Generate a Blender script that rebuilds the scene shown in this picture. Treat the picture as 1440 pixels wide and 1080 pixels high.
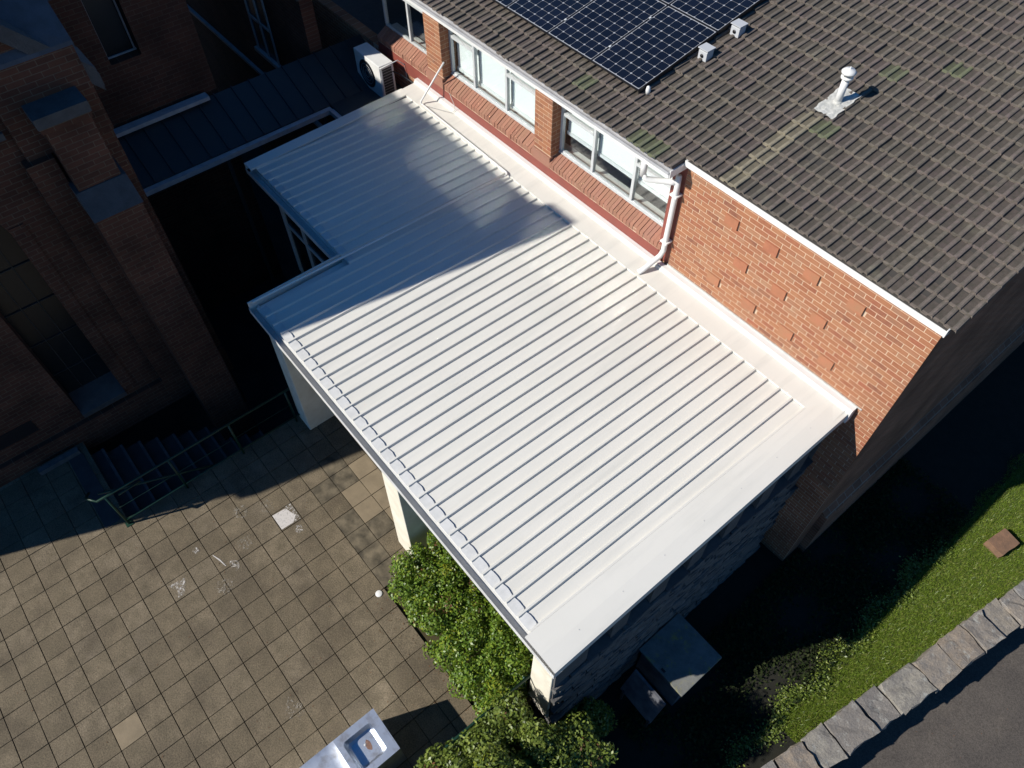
import bpy, bmesh, math, random
import numpy as np
from mathutils import Matrix, Vector
random.seed(7); rng = np.random.default_rng(7)
sc = bpy.context.scene
for o in list(bpy.data.objects): bpy.data.objects.remove(o)
COL = sc.collection

# ------------------------------------------------------------------ camera, sky, sun
cam = bpy.data.cameras.new('camera'); camo = bpy.data.objects.new('camera', cam); COL.objects.link(camo)
RIGHT = Vector((0.63630, 0.77141, -0.00683)); DOWN = Vector((0.62179, -0.51808, -0.58734)); FWD = Vector((-0.45662, 0.36948, -0.80931))
M = Matrix.Identity(4)
for i in range(3):
    M[i][0] = RIGHT[i]; M[i][1] = -DOWN[i]; M[i][2] = -FWD[i]
M.translation = (9.1445, 3.9942, 12.4154)
camo.matrix_world = M
cam.sensor_width = 36; cam.lens = 1064.45 / 1440 * 36; cam.clip_end = 2000; cam.clip_start = 0.1
sc.camera = camo
SUN = Vector((0.50, 1.22, -1.0)).normalized()          # direction the light travels
wd = bpy.data.worlds.new('World'); sc.world = wd; wd.use_nodes = True
nt = wd.node_tree; bgn = nt.nodes['Background']
sky = nt.nodes.new('ShaderNodeTexSky'); sky.sky_type = 'NISHITA'; sky.sun_disc = False
sky.sun_elevation = math.asin(-SUN.z); sky.sun_rotation = math.atan2(-SUN.x, -SUN.y)
sky.air_density = 1.0; sky.dust_density = 0.0; sky.ozone_density = 8.0
hs = nt.nodes.new('ShaderNodeHueSaturation'); hs.inputs['Saturation'].default_value = 1.17; nt.links.new(sky.outputs[0], hs.inputs['Color']); nt.links.new(hs.outputs[0], bgn.inputs[0]); bgn.inputs[1].default_value = 0.077
sl = bpy.data.lights.new('sun', 'SUN'); sl.energy = 5.0; sl.angle = math.radians(0.53); sl.color = (1.0, 0.955, 0.88)
so = bpy.data.objects.new('sun', sl); COL.objects.link(so)
so.rotation_euler = SUN.to_track_quat('-Z', 'Y').to_euler(); so.location = (0, -20, 30)
sc.view_settings.view_transform = 'Standard'; sc.view_settings.look = 'None'
sc.view_settings.exposure = 0.35; sc.view_settings.gamma = 1.0; sc.view_settings.use_curve_mapping = False

# ------------------------------------------------------------------ materials
class NT:
    def __init__(s, m):
        s.t = m.node_tree; s.n = s.t.nodes; s.l = s.t.links
    def add(s, ty, **kw):
        n = s.n.new(ty)
        for k, v in kw.items():
            if k.startswith('i_'): n.inputs[k[2:].replace('_', ' ')].default_value = v
            else: setattr(n, k, v)
        return n
    def link(s, a, b): s.l.new(a, b)
def c4(c): return (c[0], c[1], c[2], 1)
MATS = {}
def mat(name, col, col2=None, rough=0.7, scale=6.0, detail=6, bump=0.0, bscale=40.0, metal=0.0, spec=0.4,
        rand=None, rcols=None, rstr=0.25, fine=0.0, fscale=120.0, stain=None, sscale=1.5, slo=.5, shi=.7, coords='world', stretch=None):
    """base colour = noise(col,col2) * per piece variation * fine grain, with optional stain colour"""
    m = bpy.data.materials.new(name); m.use_nodes = True; MATS[name] = m
    k = NT(m); b = k.n['Principled BSDF']
    b.inputs['Roughness'].default_value = rough; b.inputs['Metallic'].default_value = metal
    b.inputs['Specular IOR Level'].default_value = spec
    if coords == 'world': vec = k.add('ShaderNodeNewGeometry').outputs['Position']
    else: vec = k.add('ShaderNodeTexCoord').outputs['Object']
    def noise(sc_, d=6, r=.6):
        n = k.add('ShaderNodeTexNoise'); n.inputs['Scale'].default_value = sc_; n.inputs['Detail'].default_value = d
        n.inputs['Roughness'].default_value = r; k.link(vec, n.inputs['Vector']); return n.outputs['Fac']
    def ramp(f, lo, hi):
        r = k.add('ShaderNodeMapRange'); r.inputs['From Min'].default_value = lo; r.inputs['From Max'].default_value = hi
        k.link(f, r.inputs['Value']); return r.outputs['Result']
    def mix(f, a, c, bt='MIX'):
        x = k.add('ShaderNodeMix', data_type='RGBA', blend_type=bt)
        if isinstance(f, float): x.inputs[0].default_value = f
        else: k.link(f, x.inputs[0])
        for i, v in ((6, a), (7, c)):
            if isinstance(v, tuple): x.inputs[i].default_value = c4(v)
            else: k.link(v, x.inputs[i])
        return x.outputs[2]
    if rand:
        if rand == 'object': rv = k.add('ShaderNodeObjectInfo').outputs['Random']
        else: rv = k.add('ShaderNodeNewGeometry').outputs['Random Per Island']
        cr = k.add('ShaderNodeValToRGB'); cr.color_ramp.interpolation = 'LINEAR'
        e = cr.color_ramp.elements; cols = rcols
        e[0].position = 0; e[0].color = c4(cols[0]); e[1].position = 1; e[1].color = c4(cols[-1])
        for i, c in enumerate(cols[1:-1]):
            q = e.new((i + 1) / (len(cols) - 1)); q.color = c4(c)
        k.link(rv, cr.inputs[0]); base = cr.outputs[0]
        if col2: base = mix(ramp(noise(scale, detail), .35, .7), base, col2)
    elif col2: base = mix(ramp(noise(scale, detail), .35, .68), tuple(col), tuple(col2))
    else: base = None
    if stain and stretch:
        mp = k.add('ShaderNodeMapping'); mp.inputs['Scale'].default_value = stretch; k.link(vec, mp.inputs['Vector']); vec0 = vec; vec = mp.outputs[0]
        sn = noise(sscale, 5, .65); vec = vec0
        base = mix(ramp(sn, slo, shi), base if base is not None else tuple(col), tuple(stain))
    elif stain: base = mix(ramp(noise(sscale, 5, .65), slo, shi), base if base is not None else tuple(col), tuple(stain))
    if fine > 0:
        g = ramp(noise(fscale, 3, .7), .25, .75)
        g2 = k.add('ShaderNodeMapRange'); g2.inputs['To Min'].default_value = 1 - fine; g2.inputs['To Max'].default_value = 1 + fine
        k.link(g, g2.inputs['Value']); cc = k.add('ShaderNodeCombineColor')
        for i in range(3): k.link(g2.outputs[0], cc.inputs[i])
        base = mix(1.0, base if base is not None else tuple(col), cc.outputs[0], 'MULTIPLY')
    if base is None: b.inputs['Base Color'].default_value = c4(col)
    else: k.link(base, b.inputs['Base Color'])
    if bump > 0:
        bp = k.add('ShaderNodeBump'); bp.inputs['Strength'].default_value = bump; bp.inputs['Distance'].default_value = 0.02
        k.link(noise(bscale, 6, .65), bp.inputs['Height']); k.link(bp.outputs[0], b.inputs['Normal'])
    return m
def brickmat(name, c1, c2, mortar, axis, rough=.85):
    """far brickwork, pattern in the plane of the wall; axis: 'yz' or 'xz'"""
    m = bpy.data.materials.new(name); m.use_nodes = True; k = NT(m); b = k.n['Principled BSDF']
    b.inputs['Roughness'].default_value = rough; b.inputs['Specular IOR Level'].default_value = .25
    g = k.add('ShaderNodeNewGeometry'); sx = k.add('ShaderNodeSeparateXYZ'); k.link(g.outputs['Position'], sx.inputs[0])
    cx = k.add('ShaderNodeCombineXYZ'); k.link(sx.outputs[1 if axis == 'yz' else 0], cx.inputs[0]); k.link(sx.outputs[2], cx.inputs[1])
    t = k.add('ShaderNodeTexBrick'); k.link(cx.outputs[0], t.inputs['Vector'])
    t.inputs['Color1'].default_value = c4(c1); t.inputs['Color2'].default_value = c4(c2); t.inputs['Mortar'].default_value = c4(mortar)
    t.inputs['Scale'].default_value = 1; t.inputs['Mortar Size'].default_value = .005; t.inputs['Brick Width'].default_value = .24; t.inputs['Row Height'].default_value = .086
    n = k.add('ShaderNodeTexNoise'); n.inputs['Scale'].default_value = 1.3; n.inputs['Detail'].default_value = 8; k.link(g.outputs['Position'], n.inputs['Vector'])
    r = k.add('ShaderNodeMapRange'); r.inputs['From Min'].default_value = .3; r.inputs['From Max'].default_value = .75; r.inputs['To Min'].default_value = .55; r.inputs['To Max'].default_value = 1.25
    k.link(n.outputs[0], r.inputs['Value']); cc = k.add('ShaderNodeCombineColor')
    for i in range(3): k.link(r.outputs[0], cc.inputs[i])
    x = k.add('ShaderNodeMix', data_type='RGBA', blend_type='MULTIPLY'); x.inputs[0].default_value = 1
    k.link(t.outputs[0], x.inputs[6]); k.link(cc.outputs[0], x.inputs[7]); k.link(x.outputs[2], b.inputs['Base Color'])
    bp = k.add('ShaderNodeBump'); bp.inputs['Strength'].default_value = .6; bp.inputs['Distance'].default_value = .008; bp.invert = True
    k.link(t.outputs['Fac'], bp.inputs['Height']); k.link(bp.outputs[0], b.inputs['Normal'])
    return m

BR = [(.24, .082, .044), (.315, .135, .068), (.345, .165, .085), (.28, .118, .065), (.335, .185, .108), (.195, .08, .05), (.30, .10, .055)]
m_brick_o = mat('brick_face', (.4, .2, .1), col2=(.31, .13, .065), scale=9, rough=.85, rand='object', rcols=BR, fine=.12, fscale=160, bump=.25, bscale=90)
m_brick_i = mat('brick_face_joined', (.4, .2, .1), col2=(.31, .13, .065), scale=9, rough=.85, rand='island', rcols=BR, fine=.12, fscale=160, bump=.25, bscale=90)
m_mortar = mat('mortar', (.60, .45, .32), (.50, .37, .25), scale=5, rough=.95, fine=.1, bump=.3, bscale=200)
SB = [(.27, .115, .075), (.33, .15, .10), (.30, .145, .105), (.23, .10, .065)]
m_sill = mat('sill_brick', (.4, .2, .1), col2=(.27, .14, .09), scale=4, rough=.85, rand='island', rcols=SB, fine=.15, bump=.3)
m_vent = mat('terracotta_vent', (.46, .17, .085), (.38, .15, .08), scale=9, rough=.85, rand='object', rcols=[(.30, .11, .06), (.325, .14, .072), (.33, .165, .088), (.29, .125, .07)], fine=.1)
m_redpaint = mat('red_paint', (.24, .062, .045), (.20, .058, .044), scale=5, rough=.55, fine=.05)
m_white = mat('white_paint', (.68, .675, .65), (.62, .615, .59), scale=4, rough=.45, fine=.02)
m_roofw = mat('white_metal_roof', (.63, .612, .556), (.605, .588, .532), scale=1.2, rough=.5, fine=.012, stain=(.51, .503, .46), sscale=1.0, slo=.5, shi=.85, spec=.35, stretch=(5.0, .45, 1))
m_roofdirty = mat('dirty_white_metal', (.53, .53, .515), (.46, .46, .445), scale=9, rough=.55, fine=.05)
m_roofin = mat('gutter_metal', (.60, .60, .58), (.5, .49, .47), scale=6, rough=.5)
TC = [(.098, .079, .066), (.120, .097, .082), (.112, .086, .078), (.126, .106, .085), (.086, .073, .061)]
m_tile_o = mat('concrete_tile', (.11, .09, .08), col2=(.072, .064, .05), scale=14, rough=.92, rand='object', rcols=TC, fine=.28, fscale=110, stain=(.15, .135, .10), sscale=2.3, slo=.58, shi=.8, bump=.35, bscale=120)
m_tile_i = mat('concrete_tile_joined', (.11, .09, .08), col2=(.072, .064, .05), scale=14, rough=.92, rand='island', rcols=TC, fine=.28, fscale=110, stain=(.15, .135, .10), sscale=2.3, slo=.58, shi=.8, bump=.35, bscale=120)
m_tile_moss = mat('mossy_tile', (.105, .115, .062), (.085, .085, .06), scale=14, rough=.95, fine=.3, bump=.3)
m_tile_pale = mat('washed_tile', (.19, .165, .115), (.13, .115, .085), scale=10, rough=.92, fine=.2, bump=.3)
m_bed = mat('tile_bedding', (.05, .045, .04), rough=1)
m_cell = mat('solar_cell', (.004, .005, .010), (.006, .008, .014), scale=2, rough=.22, spec=.5, rand='object', rcols=[(.004, .005, .010), (.007, .009, .018)])
m_backsheet = mat('solar_gridline', (.32, .33, .35), rough=.4)
m_black = mat('black_frame', (.012, .012, .014), rough=.4)
m_grey = mat('grey_plastic', (.45, .46, .47), rough=.5)
m_alum = mat('aluminium_frame', (.52, .54, .54), (.46, .48, .48), scale=8, rough=.4, metal=.0, spec=.6)
m_blind = mat('blind_slat', (.90, .92, .92), rough=.6)
m_lead = mat('lead_flashing', (.52, .51, .47), (.36, .36, .33), scale=25, rough=.6, fine=.15, bump=.5, bscale=30)
m_cream = mat('cream_render', (.72, .68, .57), (.60, .55, .44), scale=3, rough=.85, fine=.06, stain=(.5, .43, .3), sscale=2, slo=.6, shi=.85, bump=.2)
PV = [(.138, .108, .068), (.168, .134, .088), (.152, .12, .078), (.124, .098, .063), (.185, .148, .099), (.147, .119, .082)]
m_paver = mat('paver_concrete', (.18, .15, .1), col2=(.108, .087, .055), scale=4.5, rough=.93, rand='object', rcols=PV, fine=.6, fscale=48, stain=(.07, .055, .036), sscale=1.3, slo=.46, shi=.78, bump=.3, bscale=150)
m_paver_light = mat('paver_new', (.235, .185, .12), (.18, .143, .093), scale=4, rough=.93, fine=.15, fscale=130, bump=.3, bscale=150)
m_paver_dark = mat('paver_stained', (.05, .042, .028), (.165, .135, .09), scale=4.5, rough=.93, fine=.22, fscale=120, bump=.3, bscale=150)
m_joint = mat('joint_soil', (.045, .034, .016), (.06, .05, .02), scale=9, rough=1)
m_asphalt = mat('asphalt', (.086, .074, .063), (.066, .057, .05), scale=2.2, rough=.95, fine=.55, fscale=45, bump=.4, bscale=120, stain=(.1, .085, .07), sscale=.8)
m_shade_soil = mat('shade_dark_soil', (.016, .015, .010), (.010, .011, .007), scale=5, rough=1, fine=.3, bump=.5)  # near-black colour stands in for the shade beside the building
m_lawnbase = mat('lawn_soil', (.07, .10, .016), (.05, .075, .014), scale=5, rough=1, fine=.3, bump=.5, bscale=60)
m_stone = mat('sandstone', (.22, .2, .17), col2=(.15, .14, .13), scale=7, rough=.93, rand='object', rcols=[(.19, .18, .165), (.30, .275, .225), (.23, .185, .14), (.25, .24, .225), (.17, .16, .15), (.27, .22, .165)], fine=.3, fscale=45, stain=(.34, .34, .31), sscale=6, slo=.58, shi=.75, bump=.8, bscale=25)
m_stonedk = mat('side_wall_stone', (.11, .105, .10), col2=(.075, .075, .075), scale=5, rough=.95, rand='object', rcols=[(.11, .105, .10), (.145, .14, .13), (.08, .08, .08)], fine=.3, fscale=50, bump=.8, bscale=22)
m_brownstone = mat('brown_block', (.2, .115, .07), (.14, .085, .055), scale=9, rough=.95, fine=.2, bump=.5)
m_green = mat('green_paint', (.007, .032, .02), (.008, .04, .024), scale=20, rough=.4)
m_steel = mat('stainless_steel', (.60, .64, .70), (.48, .52, .58), scale=3, rough=.45, metal=1.0, stain=(.34, .33, .33), sscale=5, slo=.5, shi=.75, bump=.06, bscale=12)
m_rust = mat('rust_stain', (.11, .045, .025), (.2, .13, .1), scale=18, rough=.6)
m_concrete = mat('lid_concrete', (.17, .172, .16), (.11, .115, .105), scale=6, rough=.9, fine=.15, fscale=60, stain=(.26, .24, .07), sscale=5, slo=.55, shi=.7)
m_board = mat('grey_board', (.12, .125, .14), (.06, .06, .07), scale=6, rough=.6)
m_dkmetal = mat('dark_metal_sheet', (.022, .027, .03), (.03, .034, .035), scale=3, rough=.5)
m_gutgrey = mat('grey_gutter', (.4, .4, .41), (.3, .3, .31), scale=6, rough=.6)
m_slate = mat('church_slate', (.07, .075, .09), (.05, .052, .06), scale=5, rough=.7, fine=.2)
m_copestone = mat('cope_stone', (.07, .07, .072), (.05, .05, .052), scale=6, rough=.9, fine=.2, bump=.4)
m_dkglass = mat('dark_glass', (.012, .016, .018), rough=.25, spec=.5)
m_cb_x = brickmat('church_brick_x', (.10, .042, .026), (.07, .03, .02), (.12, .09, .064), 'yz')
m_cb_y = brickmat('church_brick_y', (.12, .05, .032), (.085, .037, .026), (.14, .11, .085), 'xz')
m_rb_x_shade = brickmat('house_brick_x_shade', (.22, .10, .06), (.16, .075, .045), (.25, .2, .15), 'yz')  # same house brick darkened, the side wall's shade put into the colour
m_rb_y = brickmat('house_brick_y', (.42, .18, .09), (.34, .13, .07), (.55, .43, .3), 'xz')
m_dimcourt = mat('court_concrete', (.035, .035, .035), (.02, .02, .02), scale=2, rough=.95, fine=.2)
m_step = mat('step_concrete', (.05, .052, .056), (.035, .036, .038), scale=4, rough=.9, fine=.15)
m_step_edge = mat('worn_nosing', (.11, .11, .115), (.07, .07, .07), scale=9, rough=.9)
m_wood = mat('desk_wood', (.35, .2, .09), (.28, .15, .06), scale=5, rough=.5)
m_carpet = mat('carpet', (.10, .10, .105), (.08, .08, .085), scale=9, rough=1)
m_plaster = mat('room_plaster', (.6, .6, .56), rough=.9)
def glassmat(name, gloss):
    m = bpy.data.materials.new(name); m.use_nodes = True; k = NT(m)
    for n in list(k.n): k.n.remove(n)
    o = k.add('ShaderNodeOutputMaterial'); t = k.add('ShaderNodeBsdfTransparent'); g = k.add('ShaderNodeBsdfGlossy'); g.inputs['Roughness'].default_value = .10
    t.inputs['Color'].default_value = (.95, .975, .97, 1); x = k.add('ShaderNodeMixShader'); f = k.add('ShaderNodeLayerWeight'); f.inputs[0].default_value = .25
    a = k.add('ShaderNodeMath', operation='ADD'); a.inputs[1].default_value = gloss; pw = k.add('ShaderNodeMath', operation='POWER'); pw.inputs[1].default_value = 4.0; k.link(f.outputs['Facing'], pw.inputs[0]); k.link(pw.outputs[0], a.inputs[0])
    k.link(a.outputs[0], x.inputs[0]); k.link(t.outputs[0], x.inputs[1]); k.link(g.outputs[0], x.inputs[2]); k.link(x.outputs[0], o.inputs[0]); return m
m_glass = glassmat('window_glass', .13)
sc.cycles.blur_glossy = 0.0; sc.cycles.sample_clamp_indirect = 0.0; sc.cycles.caustics_reflective = True
def leafmat(name, cols, trans=.25):
    m = mat(name, cols[0], rand='island', rcols=cols, rough=.42, spec=.45)
    k = NT(m); b = k.n['Principled BSDF']; o = k.n['Material Output']
    tr = k.add('ShaderNodeBsdfTranslucent'); x = k.add('ShaderNodeMixShader'); x.inputs[0].default_value = trans
    src = b.inputs['Base Color'].links[0].from_socket; k.link(src, tr.inputs['Color'])
    k.link(b.outputs[0], x.inputs[1]); k.link(tr.outputs[0], x.inputs[2]); k.link(x.outputs[0], o.inputs[0]); return m
m_leaf1 = leafmat('hedge_leaf', [(.045, .10, .012), (.115, .20, .02), (.18, .27, .028), (.085, .155, .018), (.28, .33, .03)])
m_leaf2 = leafmat('shrub_leaf', [(.055, .085, .012), (.125, .17, .025), (.18, .235, .04), (.085, .13, .02), (.26, .30, .06)])
m_leafy = leafmat('young_leaf', [(.16, .19, .012), (.24, .25, .016), (.12, .17, .015)])
m_leafbr = leafmat('dead_leaf', [(.13, .05, .02), (.18, .09, .04), (.09, .06, .03)])
m_bark = mat('bark', (.05, .038, .025), (.03, .025, .018), scale=20, rough=.95, bump=.5)
m_grass = leafmat('grass_blade', [(.10, .16, .016), (.16, .24, .024), (.22, .30, .036), (.13, .20, .02), (.34, .33, .10)], .3)
def chalkmat(name, col, thr):
    m = bpy.data.materials.new(name); m.use_nodes = True; k = NT(m); b = k.n['Principled BSDF']; o = k.n['Material Output']
    b.inputs['Base Color'].default_value = c4(col); b.inputs['Roughness'].default_value = 1
    g = k.add('ShaderNodeNewGeometry'); n = k.add('ShaderNodeTexNoise'); n.inputs['Scale'].default_value = 26; n.inputs['Detail'].default_value = 8; n.inputs['Roughness'].default_value = .75
    k.link(g.outputs['Position'], n.inputs['Vector']); r = k.add('ShaderNodeMapRange'); r.inputs['From Min'].default_value = thr; r.inputs['From Max'].default_value = thr + .16
    k.link(n.outputs[0], r.inputs['Value']); t = k.add('ShaderNodeBsdfTransparent'); x = k.add('ShaderNodeMixShader')
    k.link(r.outputs[0], x.inputs[0]); k.link(t.outputs[0], x.inputs[1]); k.link(b.outputs[0], x.inputs[2]); k.link(x.outputs[0], o.inputs[0]); return m
m_chalk = chalkmat('chalk_full', (.5, .47, .44), .30)
m_chalk2 = chalkmat('chalk_scuffed', (.52, .49, .45), .47)
m_chalk3 = chalkmat('chalk_faint', (.36, .33, .28), .52)

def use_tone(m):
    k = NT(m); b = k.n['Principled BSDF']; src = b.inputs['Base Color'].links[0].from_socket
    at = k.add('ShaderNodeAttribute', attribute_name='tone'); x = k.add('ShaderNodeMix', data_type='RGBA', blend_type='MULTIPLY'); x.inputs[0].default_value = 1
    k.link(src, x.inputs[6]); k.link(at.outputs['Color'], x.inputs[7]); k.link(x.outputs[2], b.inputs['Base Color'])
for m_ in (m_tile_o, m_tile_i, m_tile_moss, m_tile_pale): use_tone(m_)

# ------------------------------------------------------------------ geometry helpers
WL = {}                                    # world location of each object (nothing that has children is rotated)
def link(o, wloc, parent=None):
    COL.objects.link(o); WL[o.name] = Vector(wloc)
    if parent is not None:
        o.parent = parent; o.location = Vector(wloc) - WL[parent.name]
    else: o.location = wloc
    return o
def tag(o, label=None, cat=None, group=None, kind=None):
    if label: o['label'] = label
    if cat: o['category'] = cat
    if group: o['group'] = group
    if kind: o['kind'] = kind
    return o
def thing(name, loc, label, cat, group=None):
    o = bpy.data.objects.new(name, None); o.empty_display_size = .2; link(o, loc); return tag(o, label, cat, group)
class MB:
    def __init__(s): s.v = []; s.f = []; s.s = []
    def add(s, vs, fs, smooth=False):
        n = len(s.v); s.v += [tuple(v) for v in vs]; s.f += [tuple(i + n for i in f) for f in fs]; s.s += [smooth] * len(fs); return s
    def box(s, x0, x1, y0, y1, z0, z1):
        return s.add([(x0, y0, z0), (x1, y0, z0), (x1, y1, z0), (x0, y1, z0), (x0, y0, z1), (x1, y0, z1), (x1, y1, z1), (x0, y1, z1)],
                     [(0, 3, 2, 1), (4, 5, 6, 7), (0, 1, 5, 4), (1, 2, 6, 5), (2, 3, 7, 6), (3, 0, 4, 7)])
    def hexa(s, p):          # 8 points, bottom loop then top loop
        return s.add(p, [(0, 3, 2, 1), (4, 5, 6, 7), (0, 1, 5, 4), (1, 2, 6, 5), (2, 3, 7, 6), (3, 0, 4, 7)])
    def prism(s, poly, ax, a, b):   # polygon (2d) extruded along axis
        n = len(poly)
        def P(q, w): return {'x': (w, q[0], q[1]), 'y': (q[0], w, q[1]), 'z': (q[0], q[1], w)}[ax]
        vs = [P(q, a) for q in poly] + [P(q, b) for q in poly]
        return s.add(vs, [tuple(range(n)), tuple(range(2 * n - 1, n - 1, -1))] + [(i, (i + 1) % n, n + (i + 1) % n, n + i) for i in range(n)])
    def tube(s, pts, r, n=8, r1=None):
        pts = [Vector(p) for p in pts]; rings = []
        for i, p in enumerate(pts):
            d = (pts[min(i + 1, len(pts) - 1)] - pts[max(i - 1, 0)]).normalized()
            u = d.orthogonal().normalized() if i == 0 else (u - d * u.dot(d)).normalized()
            w = d.cross(u); rr = r if r1 is None else r + (r1 - r) * i / (len(pts) - 1)
            rings.append([p + (u * math.cos(2 * math.pi * j / n) + w * math.sin(2 * math.pi * j / n)) * rr for j in range(n)])
        vs = [v for g in rings for v in g]; fs = []
        for i in range(len(rings) - 1):
            for j in range(n): fs.append((i * n + j, i * n + (j + 1) % n, (i + 1) * n + (j + 1) % n, (i + 1) * n + j))
        fs += [tuple(range(n - 1, -1, -1)), tuple(range((len(rings) - 1) * n, len(rings) * n))]
        return s.add(vs, fs, True)
    def lathe(s, c, prof, n=20):     # prof: (r, z) list about vertical axis at c
        vs = []; fs = []
        for r, z in prof:
            for j in range(n): vs.append((c[0] + r * math.cos(2 * math.pi * j / n), c[1] + r * math.sin(2 * math.pi * j / n), c[2] + z))
        for i in range(len(prof) - 1):
            for j in range(n): fs.append((i * n + j, i * n + (j + 1) % n, (i + 1) * n + (j + 1) % n, (i + 1) * n + j))
        fs += [tuple(range(n - 1, -1, -1)), tuple(range((len(prof) - 1) * n, len(prof) * n))]
        return s.add(vs, fs, True)
    def build(s, name, m, parent=None, bevel=0, base=False, fix=True):
        a = np.array(s.v, float); lo = a.min(0); hi = a.max(0); c = (lo + hi) / 2
        if base: c[2] = lo[2]
        me = bpy.data.meshes.new(name); me.from_pydata((a - c).tolist(), [], s.f)
        me.polygons.foreach_set('use_smooth', s.s)
        if fix:
            bm = bmesh.new(); bm.from_mesh(me); bmesh.ops.recalc_face_normals(bm, faces=bm.faces)
            bm.to_mesh(me); bm.free()
        me.materials.append(m); o = bpy.data.objects.new(name, me); link(o, c, parent)
        if bevel:
            md = o.modifiers.new('bevel', 'BEVEL'); md.width = bevel; md.segments = 2; md.limit_method = 'ANGLE'
        return o
def B(name, m, parent, *b, bevel=0): return MB().box(*b).build(name, m, parent, bevel)
def inst(name, me, wloc, parent):
    o = bpy.data.objects.new(name, me); return link(o, wloc, parent)
def mesh(name, vs, fs, m, smooth=False):
    me = bpy.data.meshes.new(name); me.from_pydata([tuple(v) for v in vs], [], fs); me.materials.append(m)
    if smooth: me.polygons.foreach_set('use_smooth', [True] * len(fs))
    return me
def irregular_block(name, sx, sy, sz, m, jit=.02, cuts=2):
    bm = bmesh.new(); bmesh.ops.create_cube(bm, size=1)
    bmesh.ops.subdivide_edges(bm, edges=bm.edges[:], cuts=cuts, use_grid_fill=True)
    for v in bm.verts:
        v.co = Vector((v.co.x * sx, v.co.y * sy, v.co.z * sz))
        v.co += Vector((random.gauss(0, 1), random.gauss(0, 1), random.gauss(0, .6))) * jit
    me = bpy.data.meshes.new(name); bm.to_mesh(me); bm.free(); me.materials.append(m); return me

WY = 11.745                                # face of the main building
TH = math.radians(10.5); TT = math.tan(TH); EZ = 5.43
def roofz(y): return EZ + (y - WY) * TT

# ------------------------------------------------------------------ ground and terrain
g = MB(); S = 400
g.add([(-S, -S, -2.52), (S, -S, -2.52), (S, S, -2.52), (-S, S, -2.52)], [(0, 1, 2, 3)])
tag(g.build('asphalt_road', m_asphalt), kind='structure')
lw = MB()
def wallx(y): return 10.05 + (y - 8.8) * .1655    # lawn side face of the stone wall
ys = [3.0, 9.2, 12, 16, 20, 30]
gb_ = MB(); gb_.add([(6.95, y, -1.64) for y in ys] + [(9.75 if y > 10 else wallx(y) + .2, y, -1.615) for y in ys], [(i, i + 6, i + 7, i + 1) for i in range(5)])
tag(gb_.build('shade_dark_bed', m_shade_soil), kind='structure')  # dark sheet gives the ground here its shade by colour
lw.add([(9.62 if y > 9 else 9.9, y, -1.62 if y > 9 else -1.65) for y in ys] + [(wallx(y) + .25, y, -1.62) for y in ys], [(i, i + 6, i + 7, i + 1) for i in range(5)])
tag(lw.build('lawn_ground', m_lawnbase), kind='structure')

# terrace: bed + pavers
bedT = MB()
bedT.box(-6, .12, -6, 2.32, -2.4, -.035).box(.12, 4.12, -6, 11.4, -2.4, -.035).box(4.12, 7.0, -6, 5.26, -2.4, -.035).box(4.12, 7.0, 5.26, 11.4, -2.4, -.05)
terr = tag(bedT.build('terrace_paving', m_joint), kind='structure')
U = .405
def paver_mesh(i):
    w = U / 2 - .0045; t = .03
    z = [random.uniform(-.0015, .0015) for _ in range(4)]; j = [random.uniform(-.0015, .0015) for _ in range(8)]
    c = .004
    vs = [(-w + j[0], -w + j[1], -t), (w + j[2], -w + j[3], -t), (w + j[4], w + j[5], -t), (-w + j[6], w + j[7], -t)]
    vs += [(x, y, -c + z[k]) for k, (x, y, _) in enumerate(vs)]
    vs += [(x * (1 - c / w), y * (1 - c / w), z[k]) for k, (x, y, _) in enumerate(vs[:4])]
    fs = [(0, 1, 5, 4), (1, 2, 6, 5), (2, 3, 7, 6), (3, 0, 4, 7), (4, 5, 9, 8), (5, 6, 10, 9), (6, 7, 11, 10), (7, 4, 8, 11), (8, 9, 10, 11)]
    return vs, fs
PM = {}
for key, mm in (('n', m_paver), ('l', m_paver_light), ('d', m_paver_dark)):
    PM[key] = [mesh('paver', *paver_mesh(i), mm) for i in range(8)]
light = {(8, 2), (6, 15), (5, 15), (7, 15), (4, 15), (3, 16), (4, 16), (5, 14), (6, 14), (9, 15)}
dark = {(4, 14), (3, 14), (7, 13), (8, 13), (9, 13), (4, 13), (6, 13), (7, 14)}
far = MB()
for r in range(-6, 17):
    for s in range(-8, 18):
        cx = (r + .5) * U; cy = (s + .5) * U * 1.0016
        if cx < .1 and cy > 2.3: continue
        if cx > 4.0 and cy > 5.2: continue
        key = 'd' if (r, s) in dark else 'l' if (r, s) in light else 'n'
        vis = (s + 2.2) * .40 > -0.05 - (r - 0) * 0 and s >= -3 and r >= -5
        # keep those the photograph shows; others (porch depth, off frame) joined
        if s < -2 or s > 16 or (r > 6 and s < (r - 7) * .9 - 2) or (s > 14 and r > 9):
            vs, fs = paver_mesh(0); far.add([(x + cx, y + cy, z) for x, y, z in vs], fs); continue
        o = inst('paver', random.choice(PM[key]), (cx, cy, random.gauss(0, .0012)), terr)
        o.rotation_euler = (0, 0, random.choice((0, math.pi / 2, math.pi, -math.pi / 2)) + random.gauss(0, .004))
fo = far.build('paver', m_paver, terr, fix=False); tag(fo, kind='stuff')

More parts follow.
